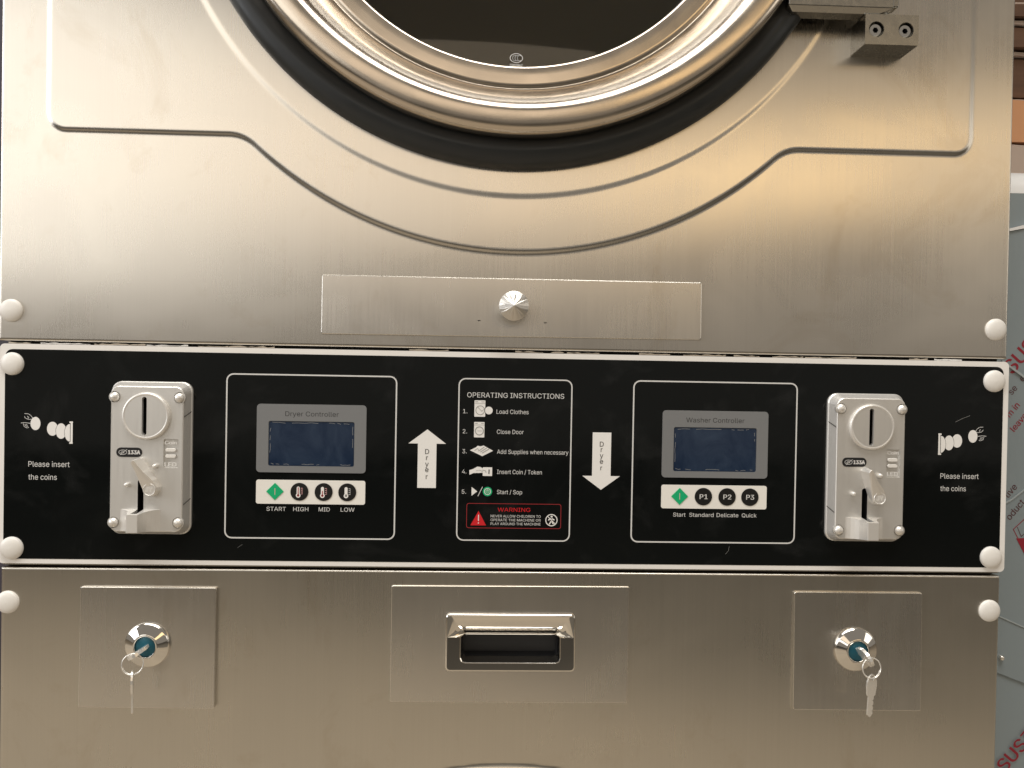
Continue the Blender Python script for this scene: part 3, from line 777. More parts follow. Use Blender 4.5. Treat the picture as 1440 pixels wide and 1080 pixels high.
# arrows
for ax, up in ((-71.8, True), (73.6, False)):
    g = MB()
    if up:
        P = [(ax, -46.2), (ax - 15.6, -58), (ax - 7.7, -58), (ax - 7.7, -94.8), (ax + 7.7, -94.8), (ax + 7.7, -58), (ax + 15.6, -58)]
        zs = (-66.6, -71.6, -76.9, -81.5, -87.4)
    else:
        P = [(ax, -94.6), (ax + 15.8, -83), (ax + 7.9, -83), (ax + 7.9, -46.6), (ax - 7.7, -46.6), (ax - 7.7, -83), (ax - 15.8, -83)]
        zs = (-58.4, -62.9, -67.9, -72.7, -78.2)
    g.poly(P, Y1, 'white_print')
    for ch, z in zip('Dryer', zs):
        v, _ = glyphs(ch)
        w = (max(p[0] for p in v) - min(p[0] for p in v)) * 4.1 / CAP
        put_text(g, ch, ax - w / 2, ax + w / 2, z, 4.1, Y2, 'text_black')
    g.build('arrow', fas)

# light scratches and a scuff in the lacquer
for P, w_ in (([(375.0, -33.2), (381.0, -30.2), (387.5, -27.6)], .2), ([(180, -147.5), (182.5, -144.6), (183.0, -141.0)], .16), ([(-226.0, -146.0), (-222.5, -143.4)], .12)):
    g = MB()
    g.stroke(P, w_, Y1, 'icon_grey')
    g.build('scratch', fas)

# controllers
def controller(cx, title, tx, labels, symbols, z_off=0.0):
    d = MB()
    d.slab(rrect(cx - 44.8, cx + 44.8, -83.4, -27.1, 3), -1.9, -1.0, 'grey_print', [rrect(cx - 35.2, cx + 35.2, -78.2, -41.0, 1.5, 2)])
    d.poly(rrect(cx - 35.6, cx + 35.6, -78.6, -40.6, 1.5, 2), -1.25, 'screen_edge')
    disp = d.build('display_bezel', machine)
    s_ = MB()
    s_.poly(rrect(cx - 34.9, cx + 34.9, -77.9, -41.3, 1.2, 2), -1.4, 'screen')
    # chipped light line of old adhesive round the edge
    for (xa, za, xb, zb) in ((-32, -42.6, 5, -42.3), (14, -42.7, 31, -42.5), (-33, -76.2, -18, -76.8), (-8, -76.7, 9, -76.6), (18, -76.9, 32, -76.4), (33.6, -45, 33.7, -62), (-33.7, -47, -33.9, -70)):
        n_ = 7
        pts = []
        for i in range(n_ + 1):
            t_ = i / n_
            pts.append((cx + xa + (xb - xa) * t_ + random.uniform(-.25, .25), za + (zb - za) * t_ + random.uniform(-.5, .5)))
        for i in range(n_):
            if random.random() < .6:
                s_.stroke(pts[i:i + 2], .22, -1.43, 'icon_grey')
    s_.build('screen', disp)
    text(title, tx[0], tx[1], -36.9, 3.9, -1.93, 'text_black', disp)
    bs = MB()
    bs.slab(rrect(cx - 44.7, cx + 44.7, -109.4, -89.6, 1.8), -1.6, -1.0, 'cream_print')
    strip = bs.build('button_strip', machine)
    for i, (bx_, sym) in enumerate(symbols):
        b1 = MB()
        zc = -99.2
        if i == 0:
            b1.slab([(bx_, zc - 7.1), (bx_ + 7.1, zc), (bx_, zc + 7.1), (bx_ - 7.1, zc)], -2.0, -1.5, 'green_print')
            b1.stroke([(bx_, zc - 2.6), (bx_, zc + 2.6)], .5, -2.05, 'pink_print')
        else:
            b1.slab(ell(bx_, zc, 7.35, n=36), -2.0, -1.5, 'button_black')
            if sym[0] == 'P':
                put_text(b1, sym, bx_ - 3.1, bx_ + 3.5, zc - 2.0, 4.0, -2.06, 'text_white', .25)
            else:
                b1.poly(rrect(bx_ - 2.2, bx_ + .3, zc - 3, zc + 4.3, 1.2), -2.05, 'white_print')
                b1.poly(ell(bx_ - .95, zc - 3, 1.9), -2.06, 'white_print')
                colr = {'H': 'red_line', 'M': 'red_line', 'L': 'icon_grey'}[sym[0]]
                top = {'H': 3.4, 'M': .8, 'L': -1.6}[sym[0]]
                b1.poly(ell(bx_ - .95, zc - 3, 1.0), -2.08, colr)
                b1.stroke([(bx_ - .95, zc - 3), (bx_ - .95, zc + top)], .75, -2.08, colr)
                for q in range(4):
                    b1.stroke([(bx_ + 1.2, zc + 3 - q * 1.6), (bx_ + 2.5, zc + 3 - q * 1.6)], .4, -2.06, 'pink_print' if sym[0] != 'L' else 'text_white')
                b1.stroke([(bx_ + 2.5, zc + 3), (bx_ + 2.5, zc - 2)], .22, -2.06, 'pink_print' if sym[0] != 'L' else 'text_white')
        b1.build('button', strip)
    for (s__, a, b_, z) in labels:
        text(s__, a, b_, z, 3.3, Y1, 'text_white', fas)


controller(-167.0, 'Dryer Controller', (-188.6, -144.9),
           [('START', -203.0, -187.2, -115.3), ('HIGH', -181.2, -168.8, -115.3), ('MID', -160.3, -151.2, -115.3), ('LOW', -142.3, -130.9, -115.3)],
           [(-196.2, 'I'), (-176.2, 'H'), (-156.4, 'M'), (-137.0, 'L')])
controller(169.2, 'Washer Controller', (144.3, 193.7),
           [('Start', 134.9, 145.4, -116.3), ('Standard', 148.6, 169.2, -116.3), ('Delicate', 171.8, 190.3, -116.3), ('Quick', 193.2, 205.8, -116.3)],
           [(140.0, 'I'), (160.1, 'P1'), (180.2, 'P2'), (199.6, 'P3')])

# instruction sheet
ins = frame(-46.7, 48.3, -138.4, -3.0, 6, 1.05, Y1, 'text_white').build('instruction_sheet', machine)
text('OPERATING INSTRUCTIONS', -39.4, 41.4, -19.0, 4.1, Y1, 'text_white', ins)
rows = [('1.', 'Load Clothes', -14.8, 11.9, -32.3), ('2.', 'Close Door', -14.2, 8.1, -49.0), ('3.', 'Add Supplies when necessary', -13.8, 45.8, -65.6),
        ('4.', 'Insert Coin / Token', -13.5, 23.9, -82.4), ('5.', 'Start / Sop', -13.3, 7.7, -99.2)]
for a, b_, x0, x1, z in rows:
    text(a, -42.6, -39.0, z, 3.4, Y1, 'text_white', ins)
    text(b_, x0, x1, z, 3.5, Y1, 'text_white', ins)
g = MB()
g.poly(rrect(-33.2, -24.2, -35.0, -21.4, .3, 1), Y1, 'white_print')
g.poly(ell(-28.4, -29.6, 3.9), Y2, 'icon_grey', [ell(-28.4, -29.6, 3.4)])
g.stroke([(-33, -24.0), (-24.4, -24.0)], .25, Y2, 'icon_grey')
g.stroke([(-32.4, -22.6), (-30.4, -22.6)], .5, Y2, 'icon_grey')
g.stroke([(-27.4, -22.6), (-25, -22.6)], .4, Y2, 'icon_grey')
g.stroke([(-30.5, -27), (-27, -30.5), (-24.6, -28)], .35, Y2, 'icon_grey')
g.poly(ell(-21.2, -29.7, 3.5), Y2 - .05, 'button_black')
g.poly(ell(-21.2, -29.7, 3.2), Y3, 'white_print')
g.build('load_symbol', ins)
g = MB()
g.poly(rrect(-33.2, -24.6, -52.2, -39.4, .3, 1), Y1, 'white_print')
g.poly(ell(-28.8, -46.8, 3.7), Y2, 'icon_grey', [ell(-28.8, -46.8, 3.0)])
g.stroke([(-30.5, -46.8), (-26.6, -46.8)], .3, Y2, 'icon_grey')
g.stroke([(-33, -41.9), (-24.8, -41.9)], .25, Y2, 'icon_grey')
g.stroke([(-32.4, -40.6), (-30.4, -40.6)], .5, Y2, 'icon_grey')
g.stroke([(-27.4, -40.6), (-25, -40.6)], .4, Y2, 'icon_grey')
g.build('door_symbol', ins)
g = MB()
g.poly([(-36.4, -63.0), (-26, -67.8), (-17.1, -63.2), (-22, -60.6), (-25, -58.9), (-27.5, -59.6), (-30, -59.2), (-31.5, -60.6)], Y1, 'white_print')
for a, b_ in (((-29, -63.5), (-24.5, -60.2)), ((-27.5, -64.3), (-22.5, -61.0)), ((-26, -65.1), (-20.5, -61.8))):
    g.stroke([a, b_], .55, Y2, 'icon_grey')
g.stroke([(-32.5, -63.2), (-30, -61.4), (-29, -63)], .35, Y2, 'icon_grey')
g.build('supplies_symbol', ins)
g = MB()
g.poly([(-36.6, -79.6), (-33.5, -78.6), (-30, -76.6), (-27.5, -76.8), (-24.5, -78.4), (-24, -80.2), (-25.4, -81.6), (-28.5, -81.8), (-33.0, -81.9), (-36.4, -83.4)], Y1, 'white_print')
g.poly(rrect(-25.4, -17.6, -84.2, -77.0, .2, 1), Y2, 'white_print')
g.stroke([(-20.2, -79), (-20.2, -82.2)], .8, Y3, 'button_black')
g.stroke([(-25.6, -79.2), (-23, -80), (-22.6, -81.4)], .45, Y3, 'icon_grey')
g.stroke([(-31, -79.8), (-27.6, -79.4), (-25.6, -80.6)], .3, Y3, 'icon_grey')
g.build('coin_hand_symbol', ins)
g = MB()
g.poly([(-34.4, -100.8), (-29.7, -97.2), (-34.4, -93.6)], Y1, 'white_print')
g.stroke([(-29.0, -101), (-25.4, -93.4)], .55, Y1, 'text_white')
g.poly(ell(-21.2, -97.2, 3.9), Y1, 'green_print')
g.poly(ell(-21.2, -97.2, 2.8), Y2, 'white_print', [ell(-21.2, -97.2, 2.3)])
g.stroke(ell(-21.2, -97.2, 1.3, n=10, a0=130, a1=410), .4, Y2, 'white_print')
g.stroke([(-21.2, -95.4), (-21.2, -97)], .4, Y2, 'white_print')
g.build('start_symbol', ins)
w = frame(-38.4, 40.6, -127.8, -107.0, 2, .45, Y1, 'red_line').build('warning_box', ins)
text('WARNING', -12.4, 14.8, -113.8, 3.3, Y1, 'red_print', ins)
for s__, z in (('NEVER ALLOW CHILDREN TO', -118.6), ('OPERATE THE MACHINE OR', -121.8), ('PLAY AROUND THE MACHINE', -125.0)):
    text(s__, -18.2, 23.6, z, 2.05, Y1, 'text_white', ins)
g = MB()
g.poly([(-34.9, -125.5), (-21.9, -125.5), (-28.3, -113.4)], Y1, 'red_print')
g.stroke([(-28.3, -116.8), (-28.3, -121.6)], .7, Y2, 'white_print')
g.poly(ell(-28.3, -123.5, .5, n=8), Y2, 'white_print')
g.build('warning_triangle', ins)
g = MB()
g.poly(ell(32.6, -120.5, 5.1), Y1, 'white_print', [ell(32.6, -120.5, 4.35)])
g.poly(ell(32.7, -117.6, .9, n=10), Y1, 'white_print')
for P in ([(32.7, -118.4), (32.5, -121)], [(32.5, -121), (30.9, -123.8)], [(32.5, -121), (34.2, -123.6)], [(30.2, -120.4), (32.5, -118.9), (34.9, -120.3)]):
    g.stroke(P, .95, Y1, 'white_print')
g.stroke([(29.5, -117.4), (35.7, -123.6)], .6, Y2, 'white_print')
g.build('no_children_symbol', ins)

# ------------------------------------------------------------------ coin acceptors
def coin_acceptor(cx, cz):
    b0 = MB()
    def R(hw0, hw1, hz0, hz1, r, y):
        return lift(rrect(cx - hw0, cx + hw1, cz - hz0, cz + hz1, r, 6), y)
    b0.loft([R(32.3, 32.3, 62.3, 62.3, 8, -1.0), R(32.3, 32.3, 62.3, 62.3, 8, -3.4), R(31.6, 31.6, 61.6, 61.6, 8, -4.4), R(28.7, 28.7, 58.6, 58.6, 6.0, -13.2), R(28.0, 28.0, 57.9, 57.9, 5.4, -13.9)], 'zinc_satin', cap=False)
    FY = -13.9
    slot2 = rrect(cx - 6.6, cx - 1.9, cz - 50, cz - 16.3, 2.2)
    led = rrect(cx + 13.4, cx + 25.2, cz - 6.8, cz + 16.4, .6, 1)
    corners = [(cx + sx * 25.7, cz + sz) for sx in (-1, 1) for sz in (49.8, -51.2)]
    slot1 = rrect(cx - 2.9, cx + .9, cz + 19, cz + 50.6, 1.8)
    wells = [ell(x, z, 4.6, n=20) for x, z in corners]
    b0.poly([(p[0], p[2]) for p in R(28.0, 28.0, 57.9, 57.9, 5.4, 0)], FY, 'cast_zinc', [slot1, slot2, led, *wells])
    for L, dpt, mt in ((slot1, 10, 'dark_cavity'), (slot2, 10, 'dark_cavity')):
        b0.loft([lift(L, FY), lift(L, FY + dpt)], mt, cap=True)
    b0.loft([lift(led, FY), lift(led, FY + 1.8)], 'cast_zinc', cap=True)
    for L in wells:
        b0.loft([lift(L, FY), lift(L, FY + 2.2)], 'zinc_satin', cap=True)
    # thin seams across the bevelled flanks
    for sx in (-1, 1):
        for dz in (34, -37):
            b0.stroke([(cx + sx * 29.0, cz + dz), (cx + sx * 31.9, cz + dz + 3.4)], .01, -13, 'dark_gap')
            v = [(cx + sx * 29.25, -13.1, cz + dz), (cx + sx * 32.0, -4.4, cz + dz + 4), (cx + sx * 32.0, -4.4, cz + dz + 4.7), (cx + sx * 29.25, -13.1, cz + dz + .7)]
            b0.add([(p[0] + sx * .12, p[1] - .12, p[2]) for p in v], [(0, 1, 2, 3)], 'dark_gap')
    body = b0.build('coin_acceptor', machine)
    # round coin entry
    d = MB()
    d.lathe([(18.9, FY + .2), (18.9, FY - 2.2), (18.3, FY - 3.1), (17.2, FY - 3.3), (16.6, FY - 3.0)], cx, cz + 34.8, 56, 'zinc_satin')
    d.poly(ell(cx, cz + 34.8, 16.6, n=56), FY - 3.0, 'cast_zinc', [rrect(cx - 2.9, cx + .9, cz + 19.4, cz + 50.2, 1.8)])
    L = rrect(cx - 2.9, cx + .9, cz + 19.4, cz + 50.2, 1.8)
    d.loft([lift(L, FY - 3.0), lift(L, FY + 2)], 'zinc_satin', cap=False)
    d.build('coin_entry', body)
    # four domed screws
    me = None
    for x, z in corners:
        if me is None:
            s_ = MB()
            s_.lathe([(3.9, 2), (3.9, -.3), (3.4, -1.6), (2.3, -2.6), (1, -3.1), (.1, -3.2)], 0, 0, 20, 'zinc_satin', cap=True)
            me = s_.build('screw', body, (x, FY, z)).data
        else:
            link('screw', me, body, (x, FY, z))
    # badge
    g = MB()
    g.slab(rrect(cx - 23.8, cx - 3.4, cz + 1.6, cz + 9.2, 3.7), FY - .35, FY, 'badge_black')
    g.poly(ell(cx - 18.6, cz + 5.4, 3.3, 2.0), FY - .40, 'text_white', [ell(cx - 18.6, cz + 5.4, 2.95, 1.65)])
    put_text(g, 'JY', cx - 20.4, cx - 16.9, cz + 4.5, 2.0, FY - .42, 'text_white', .15)
    g.stroke([(cx - 20.6, cz + 3.2), (cx - 15.2, cz + 7.8)], .3, FY - .42, 'text_white')
    put_text(g, '133A', cx - 14.4, cx - 5.0, cz + 3.9, 3.1, FY - .42, 'white_print', .5)
    g.build('badge', body)
    # indicator recess
    g = MB()
    yy = FY + .3
    put_text(g, 'Coin', cx + 14.4, cx + 23.6, cz + 12.2, 2.7, yy, 'white_print', .25)
    put_text(g, 'LED', cx + 14.4, cx + 23.6, cz - 5.6, 3.2, yy, 'white_print', .3)
    for z in (7.6, 2.6):
        g.loft([lift(rrect(cx + 14.6, cx + 23.2, cz + z - 1.5, cz + z + 1.5, 1.4), FY + 1), lift(rrect(cx + 15, cx + 22.8, cz + z - 1.1, cz + z + 1.1, 1.0), FY - .3)], 'cap_plastic', True)
    g.build('indicator', body)
    # return lever: deep at its tip, shallow at its round end
    tip = [(-8.2, -1.6), (-7.0, .4), (-4.4, 1.6), (-2.2, .8)]
    rend = [(5.3 + 6.2 * math.cos(rad(a)), -23.5 + 6.2 * math.sin(rad(a))) for a in (38, 15, -10, -35, -60, -85, -110, -135, -158)]
    o_ = list(reversed([(-2.2, .8), (3.4, -8.5), (8.6, -15.5)] + rend + [(-6.4, -8.0)] + [(-8.2, -1.6), (-7.0, .4), (-4.4, 1.6)]))
    fr = list(reversed([(-4.6, .2), (1.2, -8.5), (8.0, -16.2)] + [(5.3 + 5.7 * math.cos(rad(a)), -23.5 + 5.7 * math.sin(rad(a))) for a in (38, 15, -10, -35, -60, -85, -110, -135, -158)] + [(-5.2, -8.0)] + [(-7.2, -1.8), (-6.4, -.2), (-5.4, .5)]))
    def yy_(w):
        t_ = min(1, max(0, (w + 29.5) / 30))
        return FY - 4.5 - 9.5 * t_ ** 1.3
    g = MB()
    g.loft([[(cx + u, FY, cz + w_) for u, w_ in o_], [(cx + u, yy_(w_) + .7, cz + w_) for u, w_ in fr],
            [(cx + u * .97 + .1, yy_(w_), cz + w_ * .985 - .2) for u, w_ in fr]], 'zinc_satin')
    lv = g.build('return_lever', body)
    g = MB()
    ye = yy_(-23.5) - 1.5
    g.lathe([(4.9, ye + 2.5), (4.9, ye - .2), (4.5, ye - .2), (4.3, ye + .3)], cx + 5.3, cz - 23.5, 28, 'zinc_satin', cap=True)
    put_text(g, 'JY', cx + 2.4, cx + 8.0, cz - 25.4, 3.8, ye - .1, 'cap_plastic', .3)
    g.build('lever_emblem', lv)
    for u, w_, r in ((-14.6, -20.6, 1.7), (7.6, -5.4, 1.9)):
        g = MB()
        g.lathe([(r, FY), (r, FY - 3.2), (r * .7, FY - 4.0), (.1, FY - 4.2)], cx + u, cz + w_, 14, 'zinc_satin', cap=True)
        g.build('stop_peg', body)
    # coin return cup: two swept wings and a lip with the slot running through
    g = MB()
    uc, gw = -4.2, 2.3
    prof = [(16.0, 0), (14.5, .4), (12, 1.6), (9.5, 3.6), (7.2, 7), (5.8, 10.5), (5.0, 14.5), (4.6, 16.6)]
    zt, zb_ = cz - 40.5, cz - 58.0
    for sx in (-1, 1):
        outer_ = [(uc + sx * p, FY - q) for p, q in prof]
        inner_ = [(uc + sx * gw, FY - 16.6 + 3), (uc + sx * gw, FY + .1)]
        P = outer_ + inner_
        if sx > 0:
            P = P[::-1]
        tilt = lambda y: (FY - y) * -.10
        l0 = [(cx + u, y, zb_ + (FY - y) * .10) for u, y in P]
        l1 = [(cx + u, y, zt + tilt(y)) for u, y in P]
        g.loft([l0, l1], 'zinc_satin', cap=True, cap0=True)
    g.loft([[(cx + uc - 4.6, FY - 16.7, zb_ + 1.7), (cx + uc + 4.6, FY - 16.7, zb_ + 1.7), (cx + uc + 4.6, FY - 13.6, zb_ + 1.4), (cx + uc - 4.6, FY - 13.6, zb_ + 1.4)],
            [(cx + uc - 4.6, FY - 16.7, zt - 1.65), (cx + uc + 4.6, FY - 16.7, zt - 1.65), (cx + uc + 4.6, FY - 13.6, zt - 1.35), (cx + uc - 4.6, FY - 13.6, zt - 1.35)]], 'zinc_satin', cap=True, cap0=True)
    g.box(cx + uc - gw + .02, cx + uc + gw - .02, FY - 13.5, FY + .1, zb_ + 2, zb_ + 4, 'dark_cavity')
    cup = g.build('return_cup', body, bevel=.5)
    return body


CA_L, CA_R = -295.9, 296.2
src = coin_acceptor(CA_L, -72.7)


def copy_tree(o, parent, shift):
    c_ = o.copy()
    col.objects.link(c_)
    c_.parent = parent
    c_.location = o.location + shift
    for ch in o.children:
        copy_tree(ch, c_, Vector((0, 0, 0)))
    return c_


copy_tree(src, machine, Vector(((CA_R - CA_L) * S, 0, 0)))

# ------------------------------------------------------------------ lower plates, locks, pull handle
def lock(px_, lx, lz, skew):
    pl = plate('lock_plate', px_ - 55.0, px_ + 55.0, -278.2, -179.0, 2.6, 'plate_steel', 1.4, skew, tilt=.016)
    g = MB()
    g.lathe([(18.2, -2.0), (18.2, -5.2), (17.6, -6.3), (16.8, -6.8), (10.4, -9.8), (9.8, -10.2), (8.6, -10.2), (8.4, -9.8), (8.2, -7.5)], lx, lz, 64, 'chrome')
    bz = g.build('lock_bezel', pl)
    g = MB()
    g.lathe([(8.1, -5), (8.1, -8.6), (7.6, -9.0), (.1, -9.0)], lx, lz, 40, 'lock_blue', cap=True)
    g.build('lock_cylinder', pl)
    return pl


lock(-297.4, -296.9, -225.8, (0, 0, .8, -.3))
lock(294.2, 291.4, -226.3, (.4, .3, .4, -.6))

cp = plate('handle_plate', -99.4, 99.2, -273.5, -176.0, 1.7, 'plate_steel', 1.2, (-.3, .3, .4, 0), rrect(-51, 51, -242, -201, 2), tilt=.006)
g = MB()
hx, z0, z1 = 53.9, -245.2, -198.2
zm = -217.2
F0 = -6.2
outer = rrect(-hx, hx, z0, z1, 3.5, 4)
hole = rrect(-41.2, 41.2, -237.8, zm, 4.2, 4)
g.loft([lift(outer, -1.2), lift(outer, -4.8), lift(rrect(-hx + .5, hx - .5, z0 + .5, z1 - .5, 3.2, 4), -5.9), lift(rrect(-hx + 1.5, hx - 1.5, z0 + 1.5, z1 - 1.5, 2.6, 4), F0)], 'chrome', True, cap=False)
# U shaped lower face
oi = 1.5
zs_ = -217.6
U = [(-hx + oi, zs_), (-hx + oi, z0 + oi + 2.6), (-hx + oi + .8, z0 + oi + .8), (-hx + oi + 2.6, z0 + oi), (hx - oi - 2.6, z0 + oi), (hx - oi - .8, z0 + oi + .8), (hx - oi, z0 + oi + 2.6), (hx - oi, zs_),
     (42.0, zs_), (42.0, -234.0), (40.8, -237.2), (37.6, -238.4), (-37.6, -238.4), (-40.8, -237.2), (-42.0, -234.0), (-42.0, zs_)]
g.poly(U, F0, 'chrome')
# raised rim round the hole and walls going in
rim_ = [(42.0, zs_ + .3), (42.0, -234.0), (40.8, -237.2), (37.6, -238.4), (-37.6, -238.4), (-40.8, -237.2), (-42.0, -234.0), (-42.0, zs_ + .3)]
rmd = [(41.5, zs_ + .3), (41.5, -233.9), (40.4, -236.8), (37.5, -237.9), (-37.5, -237.9), (-40.4, -236.8), (-41.5, -233.9), (-41.5, zs_ + .3)]
rin = [(40.9, zs_ + .3), (40.9, -233.8), (39.9, -236.4), (37.3, -237.3), (-37.3, -237.3), (-39.9, -236.4), (-40.9, -233.8), (-40.9, zs_ + .3)]
g.loft([lift(rim_, F0), lift(rmd, F0 - 1.0), lift(rin, F0 - .6), lift(rin, 14)], 'chrome', False, cap=False, closed=False)
# scooped upper face: concave sweep from the outer top edge down into the pocket
NU, NW = 12, 12
def scoop(u, t_):
    xw = (hx - oi - 3.0) * (1 - t_) + 38.0 * t_
    z = (z1 - oi) * (1 - t_) + zm * t_
    y = F0 + .1 + 9.0 * t_ ** 2
    return (u * xw, y, z)
V, Fc = [], []
for j in range(NW + 1):
    for i in range(NU + 1):
        V.append(scoop(-1 + 2 * i / NU, j / NW))
for j in range(NW):
    for i in range(NU):
        a = j * (NU + 1) + i
        Fc.append((a, a + 1, a + NU + 2, a + NU + 1))
g.add(V, Fc, 'chrome', True)
for sx in (-1, 1):      # side facets
    C_ = (sx * (hx - oi), F0, zs_)
    E_ = [scoop(sx, j / NW) for j in range(NW + 1)]
    g.add([(sx * (hx - oi), F0, z1 - oi)] + E_ + [C_], [(0, 1, len(E_) + 1)] + [(j, j + 1, len(E_) + 1) for j in range(1, len(E_))], 'chrome')
    g.add([E_[-1], C_, (sx * 41.5, F0, zs_), (sx * 40.9, 14, zs_), (sx * 38, 14, zm)], [(0, 1, 2), (0, 2, 3), (0, 3, 4)], 'chrome')
e0, e1 = scoop(-1, 1), scoop(1, 1)
g.add([e0, e1, (38, 14, zm - .8), (-38, 14, zm - .8)], [(0, 1, 2, 3)], 'chrome')
g.tube([(-38.2, scoop(0, 1)[1] - .2, zm), (38.2, scoop(0, 1)[1] - .2, zm)], .55, 'chrome', 8)
g.v = [(x, y - (.10 * (zs_ - z) if (z < zs_ and y < -4) else 0), z) for x, y, z in g.v]
g.build('pull_handle', cp)
g = MB()
g.loft([lift(rrect(-40.5, 40.5, -237.2, -216.0, 3), F0 + 13.2), lift(rrect(-40.5, 40.5, -237.2, -200, 3), 9.0), lift(rrect(-40, 40, -236, -200, 3), 16)], 'dark_cavity', cap=True)
g.build('handle_pocket', cp)


# ------------------------------------------------------------------ keys (hang in the locks: things of their own)
def key_mesh(name, parent, org, du, dv, bow=(12, 7.5), blade=(0, 0), hole_at=None, thick=2.0, bow_at=0, mat='key_metal'):
    """flat key: bow (length, half width) from bow_at, blade (length, half width) after it"""
    du, dv = Vector(du).normalized(), Vector(dv).normalized()
    dn = du.cross(dv)
    bl, bw = bow
    P = []
    n_ = 10
    for i in range(n_ + 1):
        a = math.pi * (.5 + i / n_)
        P.append((bow_at + bl * .5 + bl * .5 * math.cos(a), bw * math.sin(a)))
    kl, kw = blade
    if kl:
        e = bow_at + bl
        P += [(e - 1, -bw * .8), (e, -kw), (e + kl - 2, -kw), (e + kl, 0)]
        for q in range(6):
            t_ = e + kl - 3 - q * (kl - 4) / 6
            P += [(t_, kw - (1.1 if q % 2 else .2)), (t_ - .8, kw)]
        P += [(e, kw), (e - 1, bw * .8)]
    else:
        P += [(bow_at + bl - 1, -bw * .8), (bow_at + bl, -bw * .55), (bow_at + bl, bw * .55), (bow_at + bl - 1, bw * .8)]
    H = [(hole_at + 1.9 * math.cos(a * math.pi / 5), 1.9 * math.sin(a * math.pi / 5)) for a in range(10)]
    m_ = MB()
    m_.slab(P, -thick / 2, thick / 2, mat, [H])
    m_.poly(P, thick / 2, mat, [H])
    O = Vector(org)
    m_.v = [tuple(O + du * p[0] + dv * p[2] + dn * p[1]) for p in m_.v]
    return m_.build(name, parent, bevel=.35)


def key_set(lx, lz, ang, hang_v, label, drop, tilt, hb):
    t = empty('key_ring', (lx, -10, lz), label, 'keys', 'keys left in the coin box locks')
    # key in the lock: its length runs out of the lock (-Y), its plate is rolled by ang
    v = (math.cos(rad(ang)), 0, math.sin(rad(ang)))
    sh = MB()
    sh.box(-3.2, 3.2, -.9, .9, 0, 6, 'key_metal')
    O = Vector((lx, -9.0, lz))
    dv = Vector(v)
    dn = Vector((0, 1, 0)).cross(dv)
    sh.v = [tuple(O + Vector((0, -1, 0)) * p[2] + dv * p[0] + dn * p[1]) for p in sh.v]
    sh.build('key_shank', t)
    key_mesh('inserted_key', t, (lx, -34, lz), (0, 1, 0), v, (20, 7.6), (0, 0), 4.5, 2.4)
    hx_, hy_, hz_ = lx, -29.5, lz
    R_ = 8.0
    cx_, cz_ = hx_ + drop, hz_ - R_ + .9
    m_ = MB()
    m_.tube([(cx_ + R_ * math.cos(rad(a)), hy_ + 1.6 * math.sin(rad(a + 40)), cz_ + R_ * math.sin(rad(a))) for a in range(0, 360, 12)], .55, 'key_metal', 8, True)
    m_.tube([(cx_ + (R_ - .2) * math.cos(rad(a)), hy_ + 1.1 + 1.6 * math.sin(rad(a + 40)), cz_ + (R_ - .2) * math.sin(rad(a))) for a in range(200, 350, 12)], .5, 'key_metal', 8)
    m_.build('split_ring', t)
    key_mesh('hanging_key', t, (cx_ + tilt * -1.0, hy_, cz_ - R_ + 3.2), (tilt * .10, 0, -1), hang_v, (18, hb), (17, 2.4), 3.0, 1.5)
    return t


key_set(-296.9, -225.8, 32, (-.30, .95, 0), 'key in the left chrome lock with a second key hanging edge on', -1.5, .1, 6.0)
key_set(291.4, -226.3, 118, (.98, .20, 0), 'key in the right chrome lock with a broader leaf shaped key hanging', 2.2, -.5, 4.6)

# ------------------------------------------------------------------ things beside and behind
nb = empty('film_wrapped_cabinet', (700, 110, -950), 'grey blue steel cabinet in protective film printed with red slanted lettering at the right edge', 'cabinet')
g = MB()
prof = [(740, 100), (740, 132), (212, 132)]
X0, X1 = 440, 900
P = [(100, -950), (100, 150), (100, 186)]
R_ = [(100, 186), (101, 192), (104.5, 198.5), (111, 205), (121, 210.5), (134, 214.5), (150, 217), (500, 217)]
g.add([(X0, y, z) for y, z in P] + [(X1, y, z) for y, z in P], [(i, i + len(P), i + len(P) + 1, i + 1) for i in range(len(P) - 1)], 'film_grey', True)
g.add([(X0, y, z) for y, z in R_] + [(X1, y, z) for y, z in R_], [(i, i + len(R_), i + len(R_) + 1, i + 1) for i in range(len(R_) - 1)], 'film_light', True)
g.box(X0 + 1, X1 - 1, 152, 499, -949, 196, 'film_grey')
g.build('cabinet_body', nb)
g = MB()      # overlapping film sheet with a lifted edge
g.slab([(442, 150 - 8), (X1, 262), (X1, 296 - 140), (442, 196 - 40)][::-1] if 0 else [(442, -268), (X1, -440), (X1, 245 - 60), (505, 152.5), (485, 148.2), (442, 141)], 98.2, 99.4, 'film_grey')
g.build('film_sheet', nb)
g = MB()
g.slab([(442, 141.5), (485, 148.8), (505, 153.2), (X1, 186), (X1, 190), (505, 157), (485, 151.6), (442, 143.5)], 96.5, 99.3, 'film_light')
g.slab([(478, 21), (490, 13), (520, -8), (X1, -250), (X1, -247.5), (520, -5.5), (490, 15.3), (478, 23)], 96.5, 98.1, 'film_crease')
g.slab([(442, -210), (482, -228), (508, -239), (X1, -400), (X1, -398.5), (508, -237.8), (482, -226.8), (442, -208.7)], 97.3, 98.1, 'film_crease')
g.slab([(442, -138), (478, -121), (491, -114), (505, -103), (560, -80), (560, -78.5), (505, -101.5), (491, -112.4), (478, -119.4), (442, -136)], 97.3, 98.1, 'film_crease')
g.build('film_edge', nb)
yt = 98.0
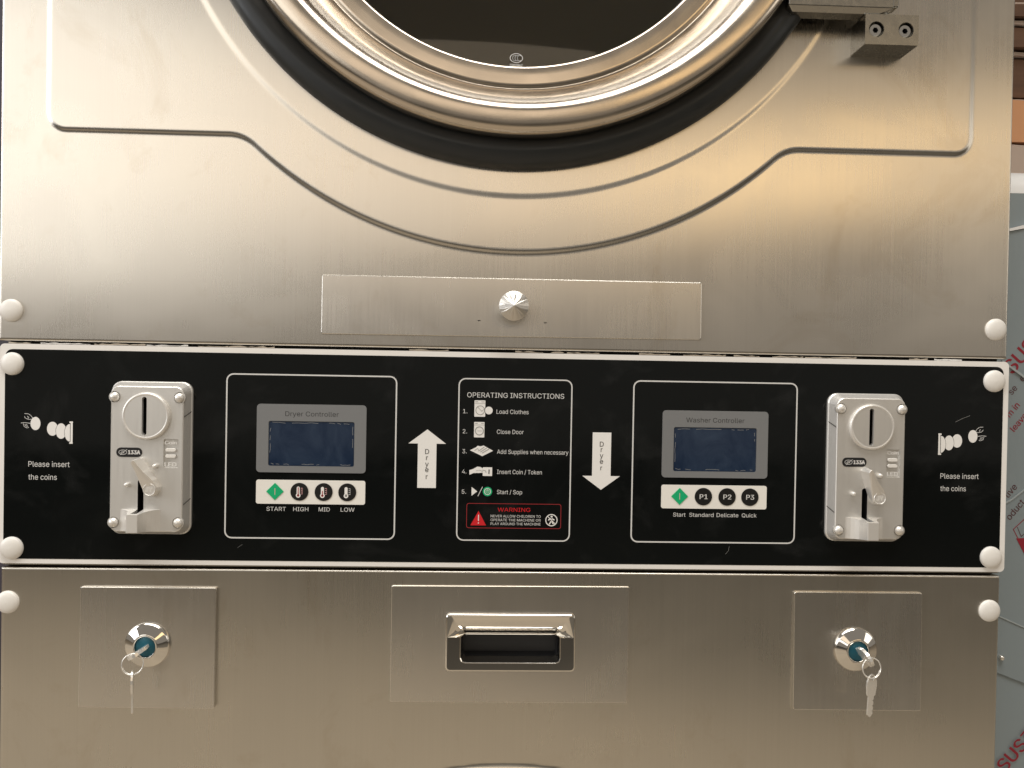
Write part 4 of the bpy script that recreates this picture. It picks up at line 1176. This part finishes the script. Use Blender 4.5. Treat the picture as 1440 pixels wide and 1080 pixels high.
for s__, x, z, cap, mt in (('SUS304', 490, 9, 14, 'film_red'), ('Please', 500, 2, 6.2, 'film_dark'), ('se', 489.5, -11, 6.2, 'film_dark'), ('m in', 488, -33, 6.2, 'film_red'),
                           ('leave', 492.5, -47, 6.2, 'film_red'), ('tive', 488, -112, 6.4, 'film_dark'), ('oduct', 490.5, -133.5, 6.4, 'film_dark'),
                           ('SUS304', 492, -381, 13, 'film_red'), ('or', 505, -392, 6.4, 'film_dark')):
    if s__ == 'Please':
        s__ = 'e'
    text(s__, x, None, z, cap, yt, mt, nb, bold=.8 if cap > 10 else .15, rot=50)
g = MB()
P = [(494, -142), (507, -130), (520, -150), (507, -166)]
g.stroke(P + [P[0]], .7, yt, 'film_red')
g.poly([(497, -151), (511, -150), (513, -158), (506, -167)], yt - .1, 'film_red')
g.stroke([(498, -140), (502, -149), (508, -144)], .6, yt, 'film_dark')
g.build('film_emblem', nb)
g = MB()
g.lathe([(2.6, 99), (2.6, 95), (1.5, 93.6), (.1, 93.4)], 484, -267.5, 16, 'chrome', cap=True)
g.build('rivet', nb)

# rough timber stacked behind, upper right
tm = empty('timber_stack', (800, 430, 217.5), 'stack of rough brown boards and offcuts standing behind the machine at upper right', 'timber')
tz = 330
rows_ = [(217.6, 250, 'shelf_beige'), (251, 318, 'shelf_beige'), (322, 378, 'fresh_wood'), (381, 386, 'shelf_beige'), (388, 440, 'rough_wood'), (443, 449, 'shelf_beige'), (451, 478, 'rough_wood'), (480, 486, 'shelf_beige'),
         (488, 505, 'rough_wood'), (507, 513, 'shelf_beige'), (515, 560, 'rough_wood'), (562, 568, 'shelf_beige'), (570, 640, 'rough_wood')]
for i, (a, b_, mt) in enumerate(rows_):
    g = MB()
    n_ = 14
    top = [(560 + 470 * q / n_, b_ + random.uniform(-2.5, 0.4)) for q in range(n_, -1, -1)]
    bot = [(560 + 470 * q / n_, a + random.uniform(0, 1.2)) for q in range(n_ + 1)]
    g.slab(bot + top, 395 + random.uniform(-14, 14), 480, mt)
    g.build('board', tm)
wp = empty('dark_side_cabinet', (-700, 120, -950), 'dark grey painted cabinet glimpsed beyond the left edge of the machine', 'cabinet')
g = MB()
g.loft([lift(rrect(-900, -452, -950, 700, 8), 520), lift(rrect(-900, -452, -950, 700, 8), 104), lift(rrect(-896, -456, -946, 696, 6), 100)], 'dark_paint')
g.build('cabinet_body', wp)

# ------------------------------------------------------------------ floor
edge = [(-9000, -3300), (-2600, -3100), (-1500, -2750), (-900, -2350), (-350, -2150), (100, -1980), (450, -1750), (800, -1560), (1500, -1450), (2600, -1500), (9000, -1600)]  # unseen boundary, shaped so chrome and lower steel reflect dark beyond it
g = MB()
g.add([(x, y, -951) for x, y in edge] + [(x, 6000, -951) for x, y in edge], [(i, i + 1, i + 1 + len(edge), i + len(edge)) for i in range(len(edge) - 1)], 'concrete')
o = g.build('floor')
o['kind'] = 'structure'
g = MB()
g.add([(-9000, -9000, -956), (9000, -9000, -956), (9000, 6000, -956), (-9000, 6000, -956)], [(0, 1, 2, 3)], 'dark_earth')  # added unseen dark sheet, darkens reflections in chrome and steel
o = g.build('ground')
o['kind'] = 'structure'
